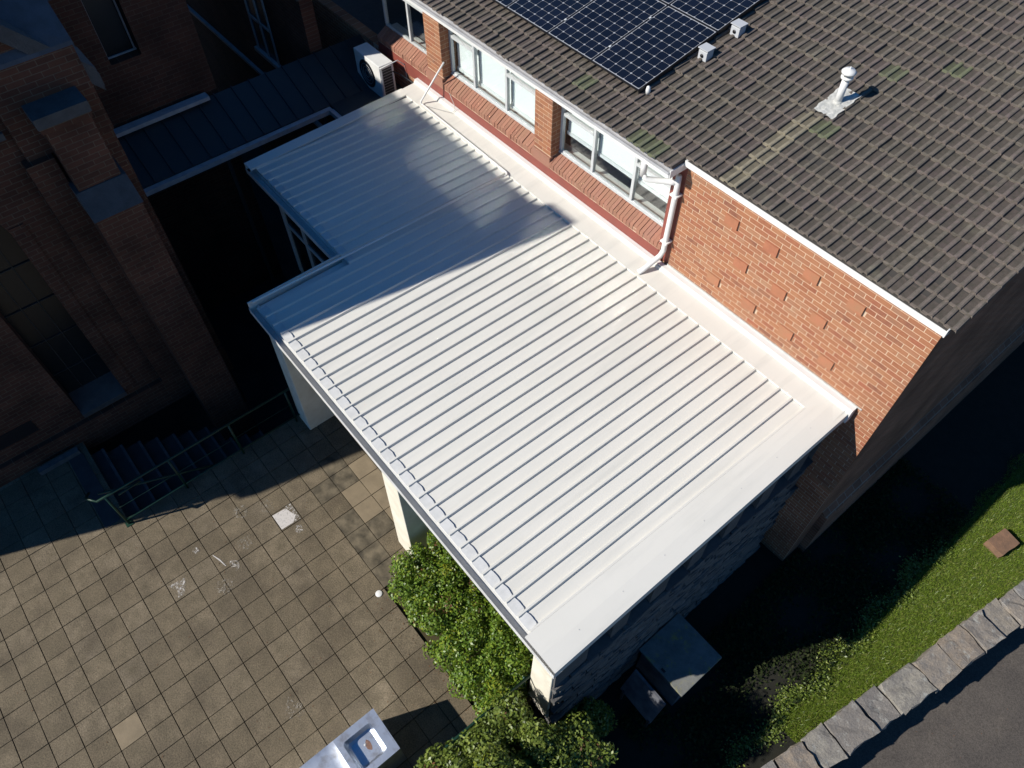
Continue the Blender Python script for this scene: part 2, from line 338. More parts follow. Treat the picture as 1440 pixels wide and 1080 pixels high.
# sunken court and steps
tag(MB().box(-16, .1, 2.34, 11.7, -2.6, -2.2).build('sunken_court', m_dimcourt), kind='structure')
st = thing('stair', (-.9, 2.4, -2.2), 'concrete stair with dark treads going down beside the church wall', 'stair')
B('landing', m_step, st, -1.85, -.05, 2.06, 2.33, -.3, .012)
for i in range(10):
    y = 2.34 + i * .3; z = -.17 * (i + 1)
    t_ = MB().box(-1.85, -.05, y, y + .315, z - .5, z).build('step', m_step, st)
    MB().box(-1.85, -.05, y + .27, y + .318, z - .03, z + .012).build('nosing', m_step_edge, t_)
B('coping', m_step_edge, st, -1.98, -1.86, 1.55, 2.3, -.05, .1)

# ------------------------------------------------------------------ stone wall along the road
sw = thing('stone_wall', (10.5, 11, -2.5), 'low rough sandstone wall with grey block coping between lawn and road', 'wall')
body = MB()
for y0, y1 in ((3.0, 8.0), (8.0, 12.0), (12.0, 16.0), (16.0, 22.0), (22, 30)):
    a, b = wallx(y0), wallx(y1)
    body.hexa([(a + .04, y0, -2.6), (a + .52, y0 - .05, -2.6), (b + .52, y1 - .05, -2.6), (b + .04, y1, -2.6), (a + .05, y0, -1.66), (a + .49, y0 - .05, -1.66), (b + .49, y1 - .05, -1.66), (b + .05, y1, -1.66)])
body.build('wall_core', m_stonedk, sw)
edges = [5.9, 6.6, 7.3, 8.1, 8.8, 9.41, 9.92, 10.66, 11.17, 11.99, 12.61, 13.24, 13.75, 14.2, 14.6, 15.2, 15.9, 16.6, 17.3]
for i in range(len(edges) - 1):
    y0, y1 = edges[i], edges[i + 1]; yc = (y0 + y1) / 2; L = y1 - y0
    low = i in (7, 12)
    me = irregular_block('coping_stone', .56, L - .035, .2, m_stone, .014, 3)
    o = inst('coping_stone', me, (wallx(yc) + .28 + random.gauss(0, .015), yc - .1, -1.57 + random.gauss(0, .02) - (.05 if low else 0)), sw)
    o.rotation_euler = (random.gauss(0, .02), random.gauss(0, .02), -.163 + random.gauss(0, .03))
for lev in range(4):
    y = 6.0 + (lev % 2) * .2
    while y < 17:
        L = random.uniform(.35, .6)
        me = irregular_block('wall_stone', .12, L - .03, .2, m_stone, .012, 2)
        o = inst('wall_stone', me, (wallx(y + L / 2) + .5, y + L / 2, -1.78 - lev * .215), sw); o.rotation_euler = (0, 0, -.163)
        y += L
bs = irregular_block('brown_stone_block', .36, .5, .2, m_brownstone, .006, 2)
o = inst('stone_block', bs, (10.42, 15.28, -1.53), None); o.rotation_euler = (0, .03, -.16)
tag(o, 'square brown stone block lying on the grass at the right edge', 'stone block')

# ------------------------------------------------------------------ main brick building
bb = thing('brick_building', (2.7, 13, -1.6), 'orange brick school building with tiled roof, white eaves and windows with blinds', 'building')
mb = MB()
MY = WY + .006                              # mortar face, bricks stand 6 mm proud
mb.box(3.74, 7.90, MY, 12.0, -1.65, 5.40)
mb.build('wall', m_mortar, bb)
B('side_wall', m_rb_x_shade, bb, 7.60, 7.906, 12.0, 26, -1.65, 5.46)
B('side_wall_end', m_rb_x_shade, bb, 7.896, 7.9065, WY + .02, 12.0, -1.65, 5.40)
MB().prism([(12.0, 5.46), (26, 5.46), (26, roofz(26) - .06), (12.0, roofz(12.0) - .06)], 'x', 7.6, 7.906).build('gable_wall', m_rb_x_shade, bb)
MB().prism([(7.9, -1.66), (8.04, -1.66), (8.04, -.2), (7.9, -.08)], 'y', 12.2, 26).build('plinth', m_rb_x_shade, bb)
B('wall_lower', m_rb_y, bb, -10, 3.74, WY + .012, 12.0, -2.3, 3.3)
B('wall_lower', m_rb_y, bb, 6.9, 7.897, WY - .001, MY + .1, -1.66, 1.2)
# bricks of the sunlit wall
bw, bh, bd = .230, .076, .03
def brick_me(w):
    e = .003
    a = w / 2; h = bh / 2
    vs = [(-a, 0, -h), (a, 0, -h), (a, 0, h), (-a, 0, h), (-a + e, -bd * .0 - .006, -h + e), (a - e, -.006, -h + e), (a - e, -.006, h - e), (-a + e, -.006, h - e)]
    fs = [(0, 1, 5, 4), (1, 2, 6, 5), (2, 3, 7, 6), (3, 0, 4, 7), (4, 5, 6, 7)]
    return vs, fs
BM = {}
def get_brick(w):
    key = round(w, 3)
    if key not in BM: BM[key] = mesh('brick', *brick_me(w), m_brick_o)
    return BM[key]
allb = []
vents = [(4.695, 4.806), (5.415, 4.803), (5.045, 4.192), (6.112, 4.804), (4.672, 3.578), (5.759, 4.193), (6.831, 4.822), (5.389, 3.569), (6.461, 4.201), (6.1, 3.598), (6.823, 3.584)]
vents = [(x, round((z - 3.0) / .086) * .086 + 3.0) for x, z in vents]
z0 = 3.0 - .086 * 52
for row in range(0, 100):
    z = z0 + .086 * row + bh / 2
    if z > 5.36: break
    if z < 1.2: continue
    x = 3.75 - (.12 if row % 2 else 0)
    while x < 7.90:
        a = max(x, 3.745); b = min(x + bw, 7.905)
        if b - a > .03 and not (z < 3.2 and b < 7.3):
            cx = (a + b) / 2
            if not any(abs(cx - vx) < (b - a) / 2 + .10 and (vz - .01 < z < vz + .18) for vx, vz in vents): allb.append((cx, z, b - a))
            else:
                for vx, vz in vents:      # trim next to a vent
                    if vz - .01 < z < vz + .18:
                        if a < vx - .125 - .03 < b: allb.append(((a + vx - .125) / 2, z, vx - .125 - a))
                        if a < vx + .125 + .03 < b: allb.append(((b + vx + .125) / 2, z, b - vx - .125))
        x += .24
CAM = Vector((9.1445, 3.9942, 12.4154))
allb.sort(key=lambda t: (Vector((t[0], WY, t[1])) - CAM).length if t[1] > 3.3 else 99)
jb = MB()
for i, (cx, z, w) in enumerate(allb):
    w = w - .0
    if i < 300: inst('brick', get_brick(w), (cx, MY - .0, z), bb)
    else:
        vs, fs = brick_me(w); jb.add([(vx + cx, vy + MY, vz + z) for vx, vy, vz in vs], fs)
vm = mesh('vent_brick', *[MB().box(-.118, .118, -.036, 0, -.081, .081).__dict__[k] for k in ('v', 'f')], m_vent)
for vx, vz in vents: inst('vent_block', vm, (vx, MY, vz + .081), bb)
# pilasters, left walls
for nm, x0, x1, yb in (('pier', -3.05, -2.52, 12.1), ('pier', .29, .755, 12.1)):
    p = B(nm, m_mortar, bb, x0 + .004, x1 - .004, MY, yb, 3.70, 5.24)
    for row in range(18):
        z = 3.72 + .0855 * row + bh / 2
        if z > 5.22: break
        W = x1 - x0; cuts = [0, .115, .355, W] if row % 2 else [0, .235, W]
        if row % 2 and W < .5: cuts = [0, .112, .352, W]
        for a, b in zip(cuts[:-1], cuts[1:]):
            vs, fs = brick_me(b - a - .01); jb.add([(vx + x0 + (a + b) / 2, vy + MY, vz + z) for vx, vy, vz in vs], fs)
        for a, b in ((0, .11), (.11, .34)) if row % 2 else ((0, .22), (.22, .34)):    # east cheek
            w = (b - a) / 2 - .005
            jb.add([(x1 + .002, WY + a + .005, z - bh / 2), (x1 + .002, WY + b - .005, z - bh / 2), (x1 + .002, WY + b - .005, z + bh / 2), (x1 + .002, WY + a + .005, z + bh / 2)], [(0, 1, 2, 3)])
# wall panel below the sill left of the annexe (sunlit bricks by the air conditioner)
for row in range(8):
    z = 2.62 + .086 * row + bh / 2
    for k in range(6):
        x = -5.0 + .24 * k + (.12 if row % 2 else 0)
        vs, fs = brick_me(.23); jb.add([(vx + x, vy + MY, vz + z) for vx, vy, vz in vs], fs)
B('wall_panel', m_mortar, bb, -5.2, -3.3, MY, WY + .0115, 2.5, 3.3)
tag(jb.build('brick', m_brick_i, bb, fix=False), kind='stuff')
# red painted band and brick sills
B('red_band', m_redpaint, bb, -4.9, 3.62, WY - .03, WY + .05, 3.2, 3.475)
B('red_post', m_redpaint, bb, 3.52, 3.62, WY - .03, WY + .10, 3.46, 5.2)
B('red_post_side', m_redpaint, bb, 3.62, 3.745, WY + .004, WY + .10, 3.3, 5.3)
sm = MB()
x = -4.9
while x < 3.5:
    zt = random.gauss(0, .004)
    if not (-3.05 < x + .04 < -2.52 or .29 < x + .04 < .755):
        y0 = WY - .035 + random.gauss(0, .004)
        sm.hexa([(x + .005, y0, 3.50), (x + .076, y0, 3.50), (x + .076, WY + .21, 3.60), (x + .005, WY + .21, 3.60),
                 (x + .005, y0, 3.602 + zt), (x + .076, y0, 3.602 + zt), (x + .076, WY + .21, 3.745 + zt), (x + .005, WY + .21, 3.745 + zt)])
    x += .0815
tag(sm.build('sill_brick', m_sill, bb, fix=False), kind='stuff')
MB().prism([(WY - .022, 3.462), (WY + .22, 3.462), (WY + .22, 3.718), (WY + .19, 3.708), (WY - .028, 3.565)], 'x', -4.9, 3.52).build('sill_bed', m_mortar, bb)
for x0, x1 in ((-3.06, -2.51), (.28, .765)):
    B('pier_base', m_sill, bb, x0, x1, WY - .034, WY + .05, 3.476, 3.70)
# windows
GY = WY + .22
def window(x0, x1, muls, hop, raised, closed):
    w = MB().box(x0, x1, GY, GY + .06, 3.735, 3.79).build('window', m_alum, bb)
    MB().box(x0, x1, GY - .03, GY + .06, 3.735, 3.757).build('window_sill', m_alum, w)
    MB().box(x0, x1, GY, GY + .06, 5.17, 5.24).build('window_head', m_alum, w)
    for xm in (x0 + .025, *muls, x1 - .025): MB().box(xm - .028, xm + .028, GY - .012, GY + .058, 3.79, 5.17).build('mullion', m_alum, w)
    xs = [x0 + .05, *muls, x1 - .05]
    for i in range(len(xs) - 1):
        a, b = xs[i] + .028, xs[i + 1] - .028
        if i in hop: MB().box(a, b, GY - .02, GY + .05, 4.52, 4.575).build('transom', m_alum, w)
        MB().box(a, b, GY + .022, GY + .028, 3.79, 5.17).build('pane', m_glass, w)
        bl = MB(); zb = raised[i] if raised else 3.84
        z = 5.15
        ang = 1.25 if closed else .62
        cy = GY + .13; hw = .0245
        while z > zb + .03:
            dy, dz = hw * math.cos(ang), hw * math.sin(ang)
            bl.add([(a - .01, cy - dy, z - dz), (b + .01, cy - dy, z - dz), (b + .01, cy + dy, z + dz), (a - .01, cy + dy, z + dz)], [(0, 1, 2, 3)]); z -= .038
        o = bl.build('blind', m_blind, w, fix=False)
        MB().box(a - .01, b + .01, cy - .03, cy + .03, zb - .035, zb + .03).build('blind_rail', m_blind, o)
    return w
window(-2.52, .29, (-1.75, -.77), (0, 2), None, True)
window(.755, 3.52, (1.60, 2.57), (0, 2), (4.13, 4.13, 4.14), False)
w = MB().box(-4.9, -3.05, GY, GY + .06, 3.735, 3.79).build('window', m_alum, bb)
for xm in (-4.87, -3.95, -3.08): MB().box(xm - .03, xm + .03, GY - .01, GY + .058, 3.79, 5.17).build('mullion', m_alum, w)
MB().box(-4.84, -3.1, GY - .02, GY + .05, 4.62, 4.68).build('transom', m_alum, w)
MB().box(-4.84, -3.1, GY + .022, GY + .028, 3.79, 5.17).build('pane', m_glass, w)
MB().box(-4.84, -3.1, GY + .5, GY + .52, 4.2, 5.2).build('blind', m_plaster, w)
# the room behind the windows
B('room_floor', m_carpet, bb, -10, 3.7, 12.0, 17, 2.9, 3.02)
B('room_back_wall', m_plaster, bb, -10, 7.6, 17, 17.2, 2.9, 5.6)
B('room_end_wall', m_plaster, bb, 3.7, 3.74, 12.0, 17, 2.9, 5.4)
B('room_ceiling', m_plaster, bb, -10, 3.7, 12.0, 17, 5.26, 5.29)
B('inner_ledge', m_white, bb, -4.9, 3.5, GY + .07, GY + .28, 3.60, 3.70)
# eaves
B('eave_lintel', m_white, bb, -10, 3.62, WY + .02, GY + .07, 5.20, 5.34)
B('eave_soffit', m_white, bb, -10, 3.70, 11.44, WY + .3, 5.225, 5.245)
def gutter(name, x0, x1, y, ztop, parent, m, w=.09, d=.09):
    t = .006
    return MB().prism([(y, ztop - d), (y + w, ztop - d), (y + w, ztop), (y + w - t, ztop), (y + w - t, ztop - d + t), (y + t, ztop - d + t), (y + t, ztop), (y, ztop)], 'x', x0, x1).build(name, m, parent)
gutter('eave_gutter', -10, 3.70, 11.355, 5.35, bb, m_gutgrey, .10, .05)
B('fascia', m_white, bb, -10, 3.70, 11.365, 11.45, 5.235, 5.297)
B('fascia', m_white, bb, 3.72, 7.93, 11.665, 11.742, 5.33, 5.425)
B('gutter_return', m_white, bb, 3.70, 3.72, 11.375, 11.75, 5.24, 5.37)
B('gutter_end', m_white, bb, 7.93, 7.945, 11.655, 11.77, 5.33, 5.46)
MB().prism([(WY - .07, 5.40), (20, roofz(20) - .03), (20, roofz(20) + .0), (WY - .07, 5.43)], 'x', 3.76, 7.95).build('verge_board', m_bed, bb)

# roof of concrete tiles: part of the building
def tile_mesh():
    w = .154; prof = []; tone = []
    for k in range(2):
        b = k * w
        prof += [(b + .0, .000), (b + .080, .000), (b + .093, .030), (b + .128, .034), (b + .146, .026), (b + .154, .002)]
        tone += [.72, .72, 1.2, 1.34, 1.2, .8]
    L = .372; lift = .034; th = .03
    n = len(prof); vs = []; ts = []
    for (dy, dz) in ((.0, lift), (.03, lift - .002), (.032, lift - .002), (L, .0)):
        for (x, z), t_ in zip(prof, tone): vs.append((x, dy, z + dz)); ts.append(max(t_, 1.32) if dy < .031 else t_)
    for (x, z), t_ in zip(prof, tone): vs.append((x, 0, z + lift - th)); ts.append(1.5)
    fs = []
    for r_ in range(3): fs += [(r_ * n + i, r_ * n + i + 1, (r_ + 1) * n + i + 1, (r_ + 1) * n + i) for i in range(n - 1)]
    fs += [(4 * n + i, 4 * n + i + 1, i + 1, i) for i in range(n - 1)]
    fs += [(4 * n, 0, 3 * n), (n - 1, 5 * n - 1, 4 * n - 1)]
    return vs, fs, ts
def add_tone(me, ts):
    at = me.attributes.new('tone', 'FLOAT', 'POINT'); at.data.foreach_set('value', np.array(ts, dtype=np.float32))
TV, TF, TS = tile_mesh()
def tile_variants(m):
    out = []
    for k in range(6):
        vs = [(x + random.gauss(0, .0012), y + random.gauss(0, .002), z + random.gauss(0, .0012)) for x, y, z in TV]
        me_ = mesh('roof_tile', vs, TF, m); add_tone(me_, TS); out.append(me_)
    return out
tv_o, tv_m, tv_p = tile_variants(m_tile_o), tile_variants(m_tile_moss), tile_variants(m_tile_pale)
roof = MB().prism([(11.46, roofz(11.46) - .03), (26, roofz(26) - .03), (26, roofz(26) + .0), (11.46, roofz(11.46) + .0)], 'x', -10, 3.70).build('roof', m_bed, bb)
MB().prism([(11.75, roofz(11.75) - .031), (26, roofz(26) - .031), (26, roofz(26) - .001), (11.75, roofz(11.75) - .001)], 'x', 3.70, 7.93).build('roof_deck', m_bed, roof)
ROT = Matrix.Rotation(TH, 4, 'X')
def proj(p):
    d = Vector(p) - CAM; zc = d.dot(FWD)
    return 720 + 1064.45 * d.dot(RIGHT) / zc, 540 + 1064.45 * d.dot(DOWN) / zc
tiles = []
gy = .300
for j in range(-1, 30):
    y = 11.70 + j * gy
    if j == -1: y = 11.40
    for i in range(-34, 14):
        x = 3.70 + i * .308 - (.0)
        if j == -1 and x > 3.5: continue
        if x < -9: continue
        px, py = proj((x + .15, y + .15, roofz(y + .15)))
        tiles.append((x, y, i, j, px, py))
infr = [t for t in tiles if -20 < t[4] < 1465 and -25 < t[5] < 1080]
hid = lambda t: (t[0] < 2.1 and t[1] > 12.3 and t[1] < 17.5 and t[0] > -6.0)
infr = [t for t in infr if not hid(t)]
infr.sort(key=lambda t: (Vector((t[0], t[1], roofz(t[1]))) - CAM).length)
own = set((t[2], t[3]) for t in infr[:300])
moss = {(3, 8), (8, 13), (4, 5), (-1, -1), (-9, 1), (10, 12), (-2, -1)}
pale = {(0, 0), (0, 1), (1, 2), (1, 3), (1, 4), (2, 5), (2, 6)}
palex = lambda x, y: abs((x - 3.95) - (y - 11.8) * .0) < .0
jt = MB(); RM = np.array(ROT.to_3x3())
TVA = np.array(TV)
for x, y, i, j, px, py in tiles:
    z = roofz(y) + .004
    jx, jy, jz = random.gauss(0, .0035), random.gauss(0, .007), random.gauss(0, .003)
    if (i, j) in own:
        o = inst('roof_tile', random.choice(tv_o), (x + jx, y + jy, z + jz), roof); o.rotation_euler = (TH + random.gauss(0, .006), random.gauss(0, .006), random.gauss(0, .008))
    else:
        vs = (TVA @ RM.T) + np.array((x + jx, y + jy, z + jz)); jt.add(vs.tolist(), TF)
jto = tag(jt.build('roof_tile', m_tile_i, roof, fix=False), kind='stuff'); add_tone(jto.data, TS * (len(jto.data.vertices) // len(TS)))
# washed-out streak of tiles below the vent pipe and a few mossy ones, swapped in among the same tiles
def swap(x, y, variants):
    best = min((o for o in roof.children if o.name.startswith('roof_tile') and o.get('kind') is None),
               key=lambda o: (WL[o.name].x + .15 - x) ** 2 + (WL[o.name].y + .15 - y) ** 2)
    if abs(WL[best.name].x + .15 - x) < .25 and abs(WL[best.name].y + .15 - y) < .25: best.data = random.choice(variants)
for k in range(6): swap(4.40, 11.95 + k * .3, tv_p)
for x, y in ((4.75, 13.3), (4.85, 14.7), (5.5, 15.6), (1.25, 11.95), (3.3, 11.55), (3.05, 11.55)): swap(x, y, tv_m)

# ------------------------------------------------------------------ solar panels
PW, PL = 1.068, 1.735
def n_off(y, off): return (y - math.sin(TH) * off, roofz(y) + math.cos(TH) * off)
labels = {(0, 0): 'solar panel at the lower right corner of the array, nearest the tiled roof', (1, 0): 'solar panel in the lower row, second from the right end',
          (2, 0): 'solar panel in the lower row, third from the right end', (3, 0): 'solar panel in the lower row, leftmost and cut by the top edge',
          (0, 1): 'solar panel at the right end of the upper row beside the grey boxes', (1, 1): 'solar panel in the upper row, second from the right end, cut by the top edge'}
cw = .1645
oc = .018
cellv = [(-cw / 2 + oc, -cw / 2), (cw / 2 - oc, -cw / 2), (cw / 2, -cw / 2 + oc), (cw / 2, cw / 2 - oc), (cw / 2 - oc, cw / 2), (-cw / 2 + oc, cw / 2), (-cw / 2, cw / 2 - oc), (-cw / 2, -cw / 2 + oc)]
cell_me = mesh('cell', [(x, y, 0) for x, y in cellv], [tuple(range(8))], m_cell)
for (i, j), lab in labels.items():
    xc = 2.265 - PW / 2 - i * (PW + .006); ys = 12.155 + j * (PL + .012) * math.cos(TH)
    yb, zb = n_off(ys, .14)
    t = thing('solar_panel', (xc, yb, zb), lab, 'solar panel', 'solar panels on the tiled roof')
    t.rotation_euler = (TH, 0, 0)
    def lp(name, me, loc):
        o = bpy.data.objects.new(name, me); COL.objects.link(o); o.parent = t; o.location = loc; WL[o.name] = Vector(loc); return o
    fr = MB(); f = .012
    fr.box(-PW / 2, PW / 2, 0, f, -.035, .004).box(-PW / 2, PW / 2, PL - f, PL, -.035, .004).box(-PW / 2, -PW / 2 + f, f, PL - f, -.035, .004).box(PW / 2 - f, PW / 2, f, PL - f, -.035, .004)
    lp('frame', mesh('frame', fr.v, fr.f, m_black), (0, 0, 0))
    bsv = MB().box(-PW / 2 + f, PW / 2 - f, f, PL - f, -.02, -.002)
    lp('backsheet', mesh('backsheet', bsv.v, bsv.f, m_backsheet), (0, 0, 0))
    for a in range(6):
        for b in range(10):
            lp('cell', cell_me, ((a - 2.5) * .1705, .028 + .084 + b * .1682, .0))
    rl = MB().box(-PW / 2, PW / 2, .4, .44, -.10, -.036).box(-PW / 2, PW / 2, 1.3, 1.34, -.10, -.036)
    lp('rail', mesh('rail', rl.v, rl.f, m_black), (0, 0, 0))
    if i == 0:
        sk = MB().box(PW / 2 - .03, PW / 2 - .005, .02, PL - .02, -.13, -.035)
        lp('side_skirt', mesh('side_skirt', sk.v, sk.f, m_black), (0, 0, 0))
    for yy in (.42, 1.32):
        cl = MB().box(-PW / 2 - .02, -PW / 2 + .014, yy - .02, yy + .02, .004, .012); lp('clamp', mesh('clamp', cl.v, cl.f, m_alum), (0, 0, 0))
for k, (x, y, lab) in enumerate(((2.40, 13.33, 'grey box beside the solar array, nearer the eaves of the two'), (2.40, 14.05, 'grey box beside the solar array, farther from the eaves of the two'))):
    yb, zb = n_off(y, .0)
    t = thing('junction_box', (x, yb, zb), lab, 'junction box', 'boxes beside the solar array')
    b_ = MB().hexa([(x - .05, yb, zb + .02), (x + .12, yb, zb + .02), (x + .12, yb + .16, zb + .05), (x - .05, yb + .16, zb + .05), (x - .05, yb, zb + .17), (x + .12, yb, zb + .17), (x + .12, yb + .16, zb + .2), (x - .05, yb + .16, zb + .2)]).build('casing', m_grey, t, .006)
    MB().box(x - .065, x + .135, yb - .015, yb + .175, zb + .2, zb + .215).build('lid', m_grey, t)
    MB().tube([(x + .03, yb - .012, zb + .1), (x + .03, yb - .004, zb + .1)], .03, 12).build('port', m_black, t)
yb, zb = n_off(12.28, 0)
t = thing('cable_gland', (2.33, yb, zb), 'small white fitting at the corner of the lowest solar panel', 'fitting')
MB().lathe((2.33, yb, zb), [(.035, .02), (.04, .08), (.03, .14), (.0, .16)], 10).build('cap', m_white, t)
MB().tube([(2.33, yb, zb + .05), (2.38, yb + .02, zb + .02), (2.42, yb + .02, zb + .03)], .012, 6).build('lead', m_white, t)

# ------------------------------------------------------------------ vent pipe on the tiled roof
vx, vy = 4.58, 13.84; vz = roofz(vy)
t = thing('vent_pipe', (vx, vy, vz), 'white vent pipe with a mushroom cowl on the tiled roof', 'vent pipe')
fl = MB(); N = 10; fw = .17
pts = []
for a in range(N + 1):
    for b in range(N + 1):
        xx = -fw + 2 * fw * a / N; yy = -.32 + .62 * b / N
        pts.append((vx + xx + .01 * math.sin(b * 2.1), vy + yy, roofz(vy + yy) + .07 + .006 * math.sin(a * 1.9) + random.gauss(0, .003)))
fl.add(pts, [(a * (N + 1) + b, (a + 1) * (N + 1) + b, (a + 1) * (N + 1) + b + 1, a * (N + 1) + b + 1) for a in range(N) for b in range(N)])
fl.build('flashing', m_lead, t)
MB().tube([(vx, vy, vz + .02), (vx, vy, vz + .46)], .052, 18).build('pipe', m_white, t)
cw_ = MB().lathe((vx, vy, vz), [(.05, .42), (.085, .445), (.088, .47), (.06, .475)], 20).build('collar', m_white, t)
MB().lathe((vx, vy, vz), [(.10, .52), (.105, .545), (.075, .575), (.02, .585), (.008, .59), (.006, .62), (.0, .625)], 20).build('cowl', m_white, t)
for a in range(3): MB().box(vx - .01 + .06 * math.cos(a * 2.1), vx + .01 + .06 * math.cos(a * 2.1), vy - .01 + .06 * math.sin(a * 2.1), vy + .01 + .06 * math.sin(a * 2.1), vz + .47, vz + .53).build('stay', m_white, t)
MB().lathe((vx, vy, vz), [(.06, .03), (.075, .06), (.054, .10)], 18).build('boot', m_lead, t)

# ------------------------------------------------------------------ the white-roofed annexe
an = thing('annexe', (3.5, 8.8, 0), 'single storey annexe with a white ribbed metal roof and cream columns', 'building')
ZG = 3.0
def sheetz(y): return 3.055 + (y - 6.0) * .0195
def ribx(i, y):
    a = 6.925 - .2385 * i; b = 7.025 - .2325 * i
    return a + (b - a) * (y - 5.98) / (11.27 - 5.98)
RH = .040; XA_ = -3.47
for i in range(-1, 44):
    ylow = 6.03 if ribx(i + 1, 6.0) > -.12 else 7.72
    ytop = 11.30
    m1 = MB()
    if i >= 0 or True:
        n = 6; ysamp = [ylow + (ytop - ylow) * k / n for k in range(n + 1)]
        L = [(ribx(i, y) - .016 if i >= 0 else ribx(0, y) + .02, y, sheetz(y)) for y in ysamp]
        R_ = [(ribx(i + 1, y) + .016, y, sheetz(y)) for y in ysamp]
        if i == -1: R_ = [(ribx(0, y) + .016, y, sheetz(y)) for y in ysamp]; L = [(ribx(0, y) + .06, y, sheetz(y)) for y in ysamp]
        vs = L + R_
        m1.add(vs, [(k, k + 1, n + 2 + k, n + 1 + k) for k in range(n)])
    pan = m1.build('roof_pan', m_roofw, an, fix=False)
    if i >= 0:
        r = MB(); y0 = ylow + .005
        pr_ = []
        for y in (y0, (y0 + ytop) / 2, ytop):
            xr = ribx(i, y); z = sheetz(y)
            pr_.append([(xr - .024, y, z - .02), (xr - .015, y, z + RH), (xr + .013, y, z + RH), (xr + .028, y, z - .02)])
        vs = [q for s_ in pr_ for q in s_]
        fs = []
        for k in range(2): fs += [(4 * k + a, 4 * k + a + 1, 4 * k + a + 5, 4 * k + a + 4) for a in range(3)]
        fs += [(0, 3, 2, 1), (8, 9, 10, 11)]
        r.add(vs, fs).build('rib', m_roofw, pan)
        xa, xb = ribx(i + 1, ylow) + .022, ribx(i, ylow) - .02
        if xa > XA_ + .3:
            top = [(xa + (xb - xa) * k / 6, ylow + .125 + .014 * math.sin(math.pi * k / 6) + random.gauss(0, .002), sheetz(ylow) + .024 + random.gauss(0, .001)) for k in range(7)]
            lowv = [(xa + (xb - xa) * k / 6, ylow - .004, sheetz(ylow) + .006) for k in range(7)]
            und = [(x_, y_, sheetz(ylow) + .001) for x_, y_, z_ in top]
            MB().add(lowv + top + und, [(k, k + 1, 8 + k, 7 + k) for k in range(6)] + [(7 + k, 8 + k, 15 + k, 14 + k) for k in range(6)]).build('eave_plate', m_roofdirty, pan, fix=False)
XE = 7.50; XF = -.16; XA = -3.47
# roof deck beneath (stops light), gutters, flashings
B('roof_deck', m_white, an, XF + .05, 7.40, 6.02, 11.7, 2.86, 2.98)
B('roof_deck', m_white, an, XA + .05, XF + .05, 7.72, 11.7, 2.86, 2.98)
gutter('gutter', XF, XE, 5.915, 3.005, an, m_roofin, .15, .11)
gutter('gutter', XA, XF - .01, 7.60, 3.005, an, m_roofin, .15, .11)
B('fascia', m_white, an, XF + .02, XE - .02, 6.07, 6.09, 2.80, 2.99)
B('fascia', m_white, an, XA + .02, XF, 7.755, 7.775, 2.72, 2.99)
# end flashing towards the lawn: gentle fold
zl = lambda y: sheetz(y) + RH + .003
ef = MB()
yy = [5.93, 6.12, 8.5, 11.63]
A_ = [(ribx(0, y) + .015, y, zl(y) ) for y in yy]; Bq = [(7.24, y, zl(y) + .012 ) for y in yy]; Cq = [(XE, y, zl(y) + .0 ) for y in yy]; Dq = [(XE + .003, y, zl(y) - .17) for y in yy]
ef.add(A_ + Bq + Cq + Dq, [(4 * c + k, 4 * c + k + 1, 4 * c + k + 5, 4 * c + k + 4) for c in range(3) for k in range(3)])
ef.build('end_flashing', m_roofw, an, fix=False)
for k in range(7):
    y = 6.5 + k * .75
    MB().lathe((7.30, y, zl(y) + .011), [(.006, 0), (.006, .004), (.0, .005)], 8).build('rivet', m_grey, an)
ff = MB()
yy = [7.61, 9, 11.3]
ff.add([(XA, y, zl(y) - .15) for y in yy] + [(XA, y, zl(y)) for y in yy] + [(XA + .26, y, zl(y) + .004) for y in yy] + [(XA + .262, y, zl(y) - .03) for y in yy], [(3 * c + k, 3 * c + k + 1, 3 * c + k + 4, 3 * c + k + 3) for c in range(3) for k in range(2)])
ff.build('end_flashing', m_roofw, an, fix=False)
fm = MB()
fm.box(XF - .012, XF + .012, 5.93, 7.75, 2.88, 3.13).build('edge_trim', m_roofw, an)
# apron flashing and upstand against the brick wall
ap = MB()
ya, yb_, yc_ = 11.235, 11.25, 11.60
xx = (-3.44, 7.44)
ap.add([(x, y, z) for y, z in ((ya, zl(ya) - .036), (ya + .004, zl(ya)), (yc_, zl(yc_) + .012), (yc_ + .012, 3.265), (yc_ + .05, 3.28), (WY - .032, 3.28)) for x in xx], [(2 * k, 2 * k + 1, 2 * k + 3, 2 * k + 2) for k in range(5)])
ap.build('apron_flashing', m_roofw, an, fix=False)
B('upstand_cap', m_white, an, -3.44, 7.53, yc_ + .03, WY - .034, 3.282, 3.295)
B('upstand_end', m_white, an, 7.44, 7.53, yc_ + .012, WY - .002, 3.0, 3.282)
B('upstand_cap', m_white, an, 3.76, 7.53, WY - .034, WY - .002, 3.284, 3.297)
# thin lead joint above the upstand
B('wall_chase', m_lead, an, 3.75, 7.60, WY - .016, WY - .002, 3.297, 3.318)
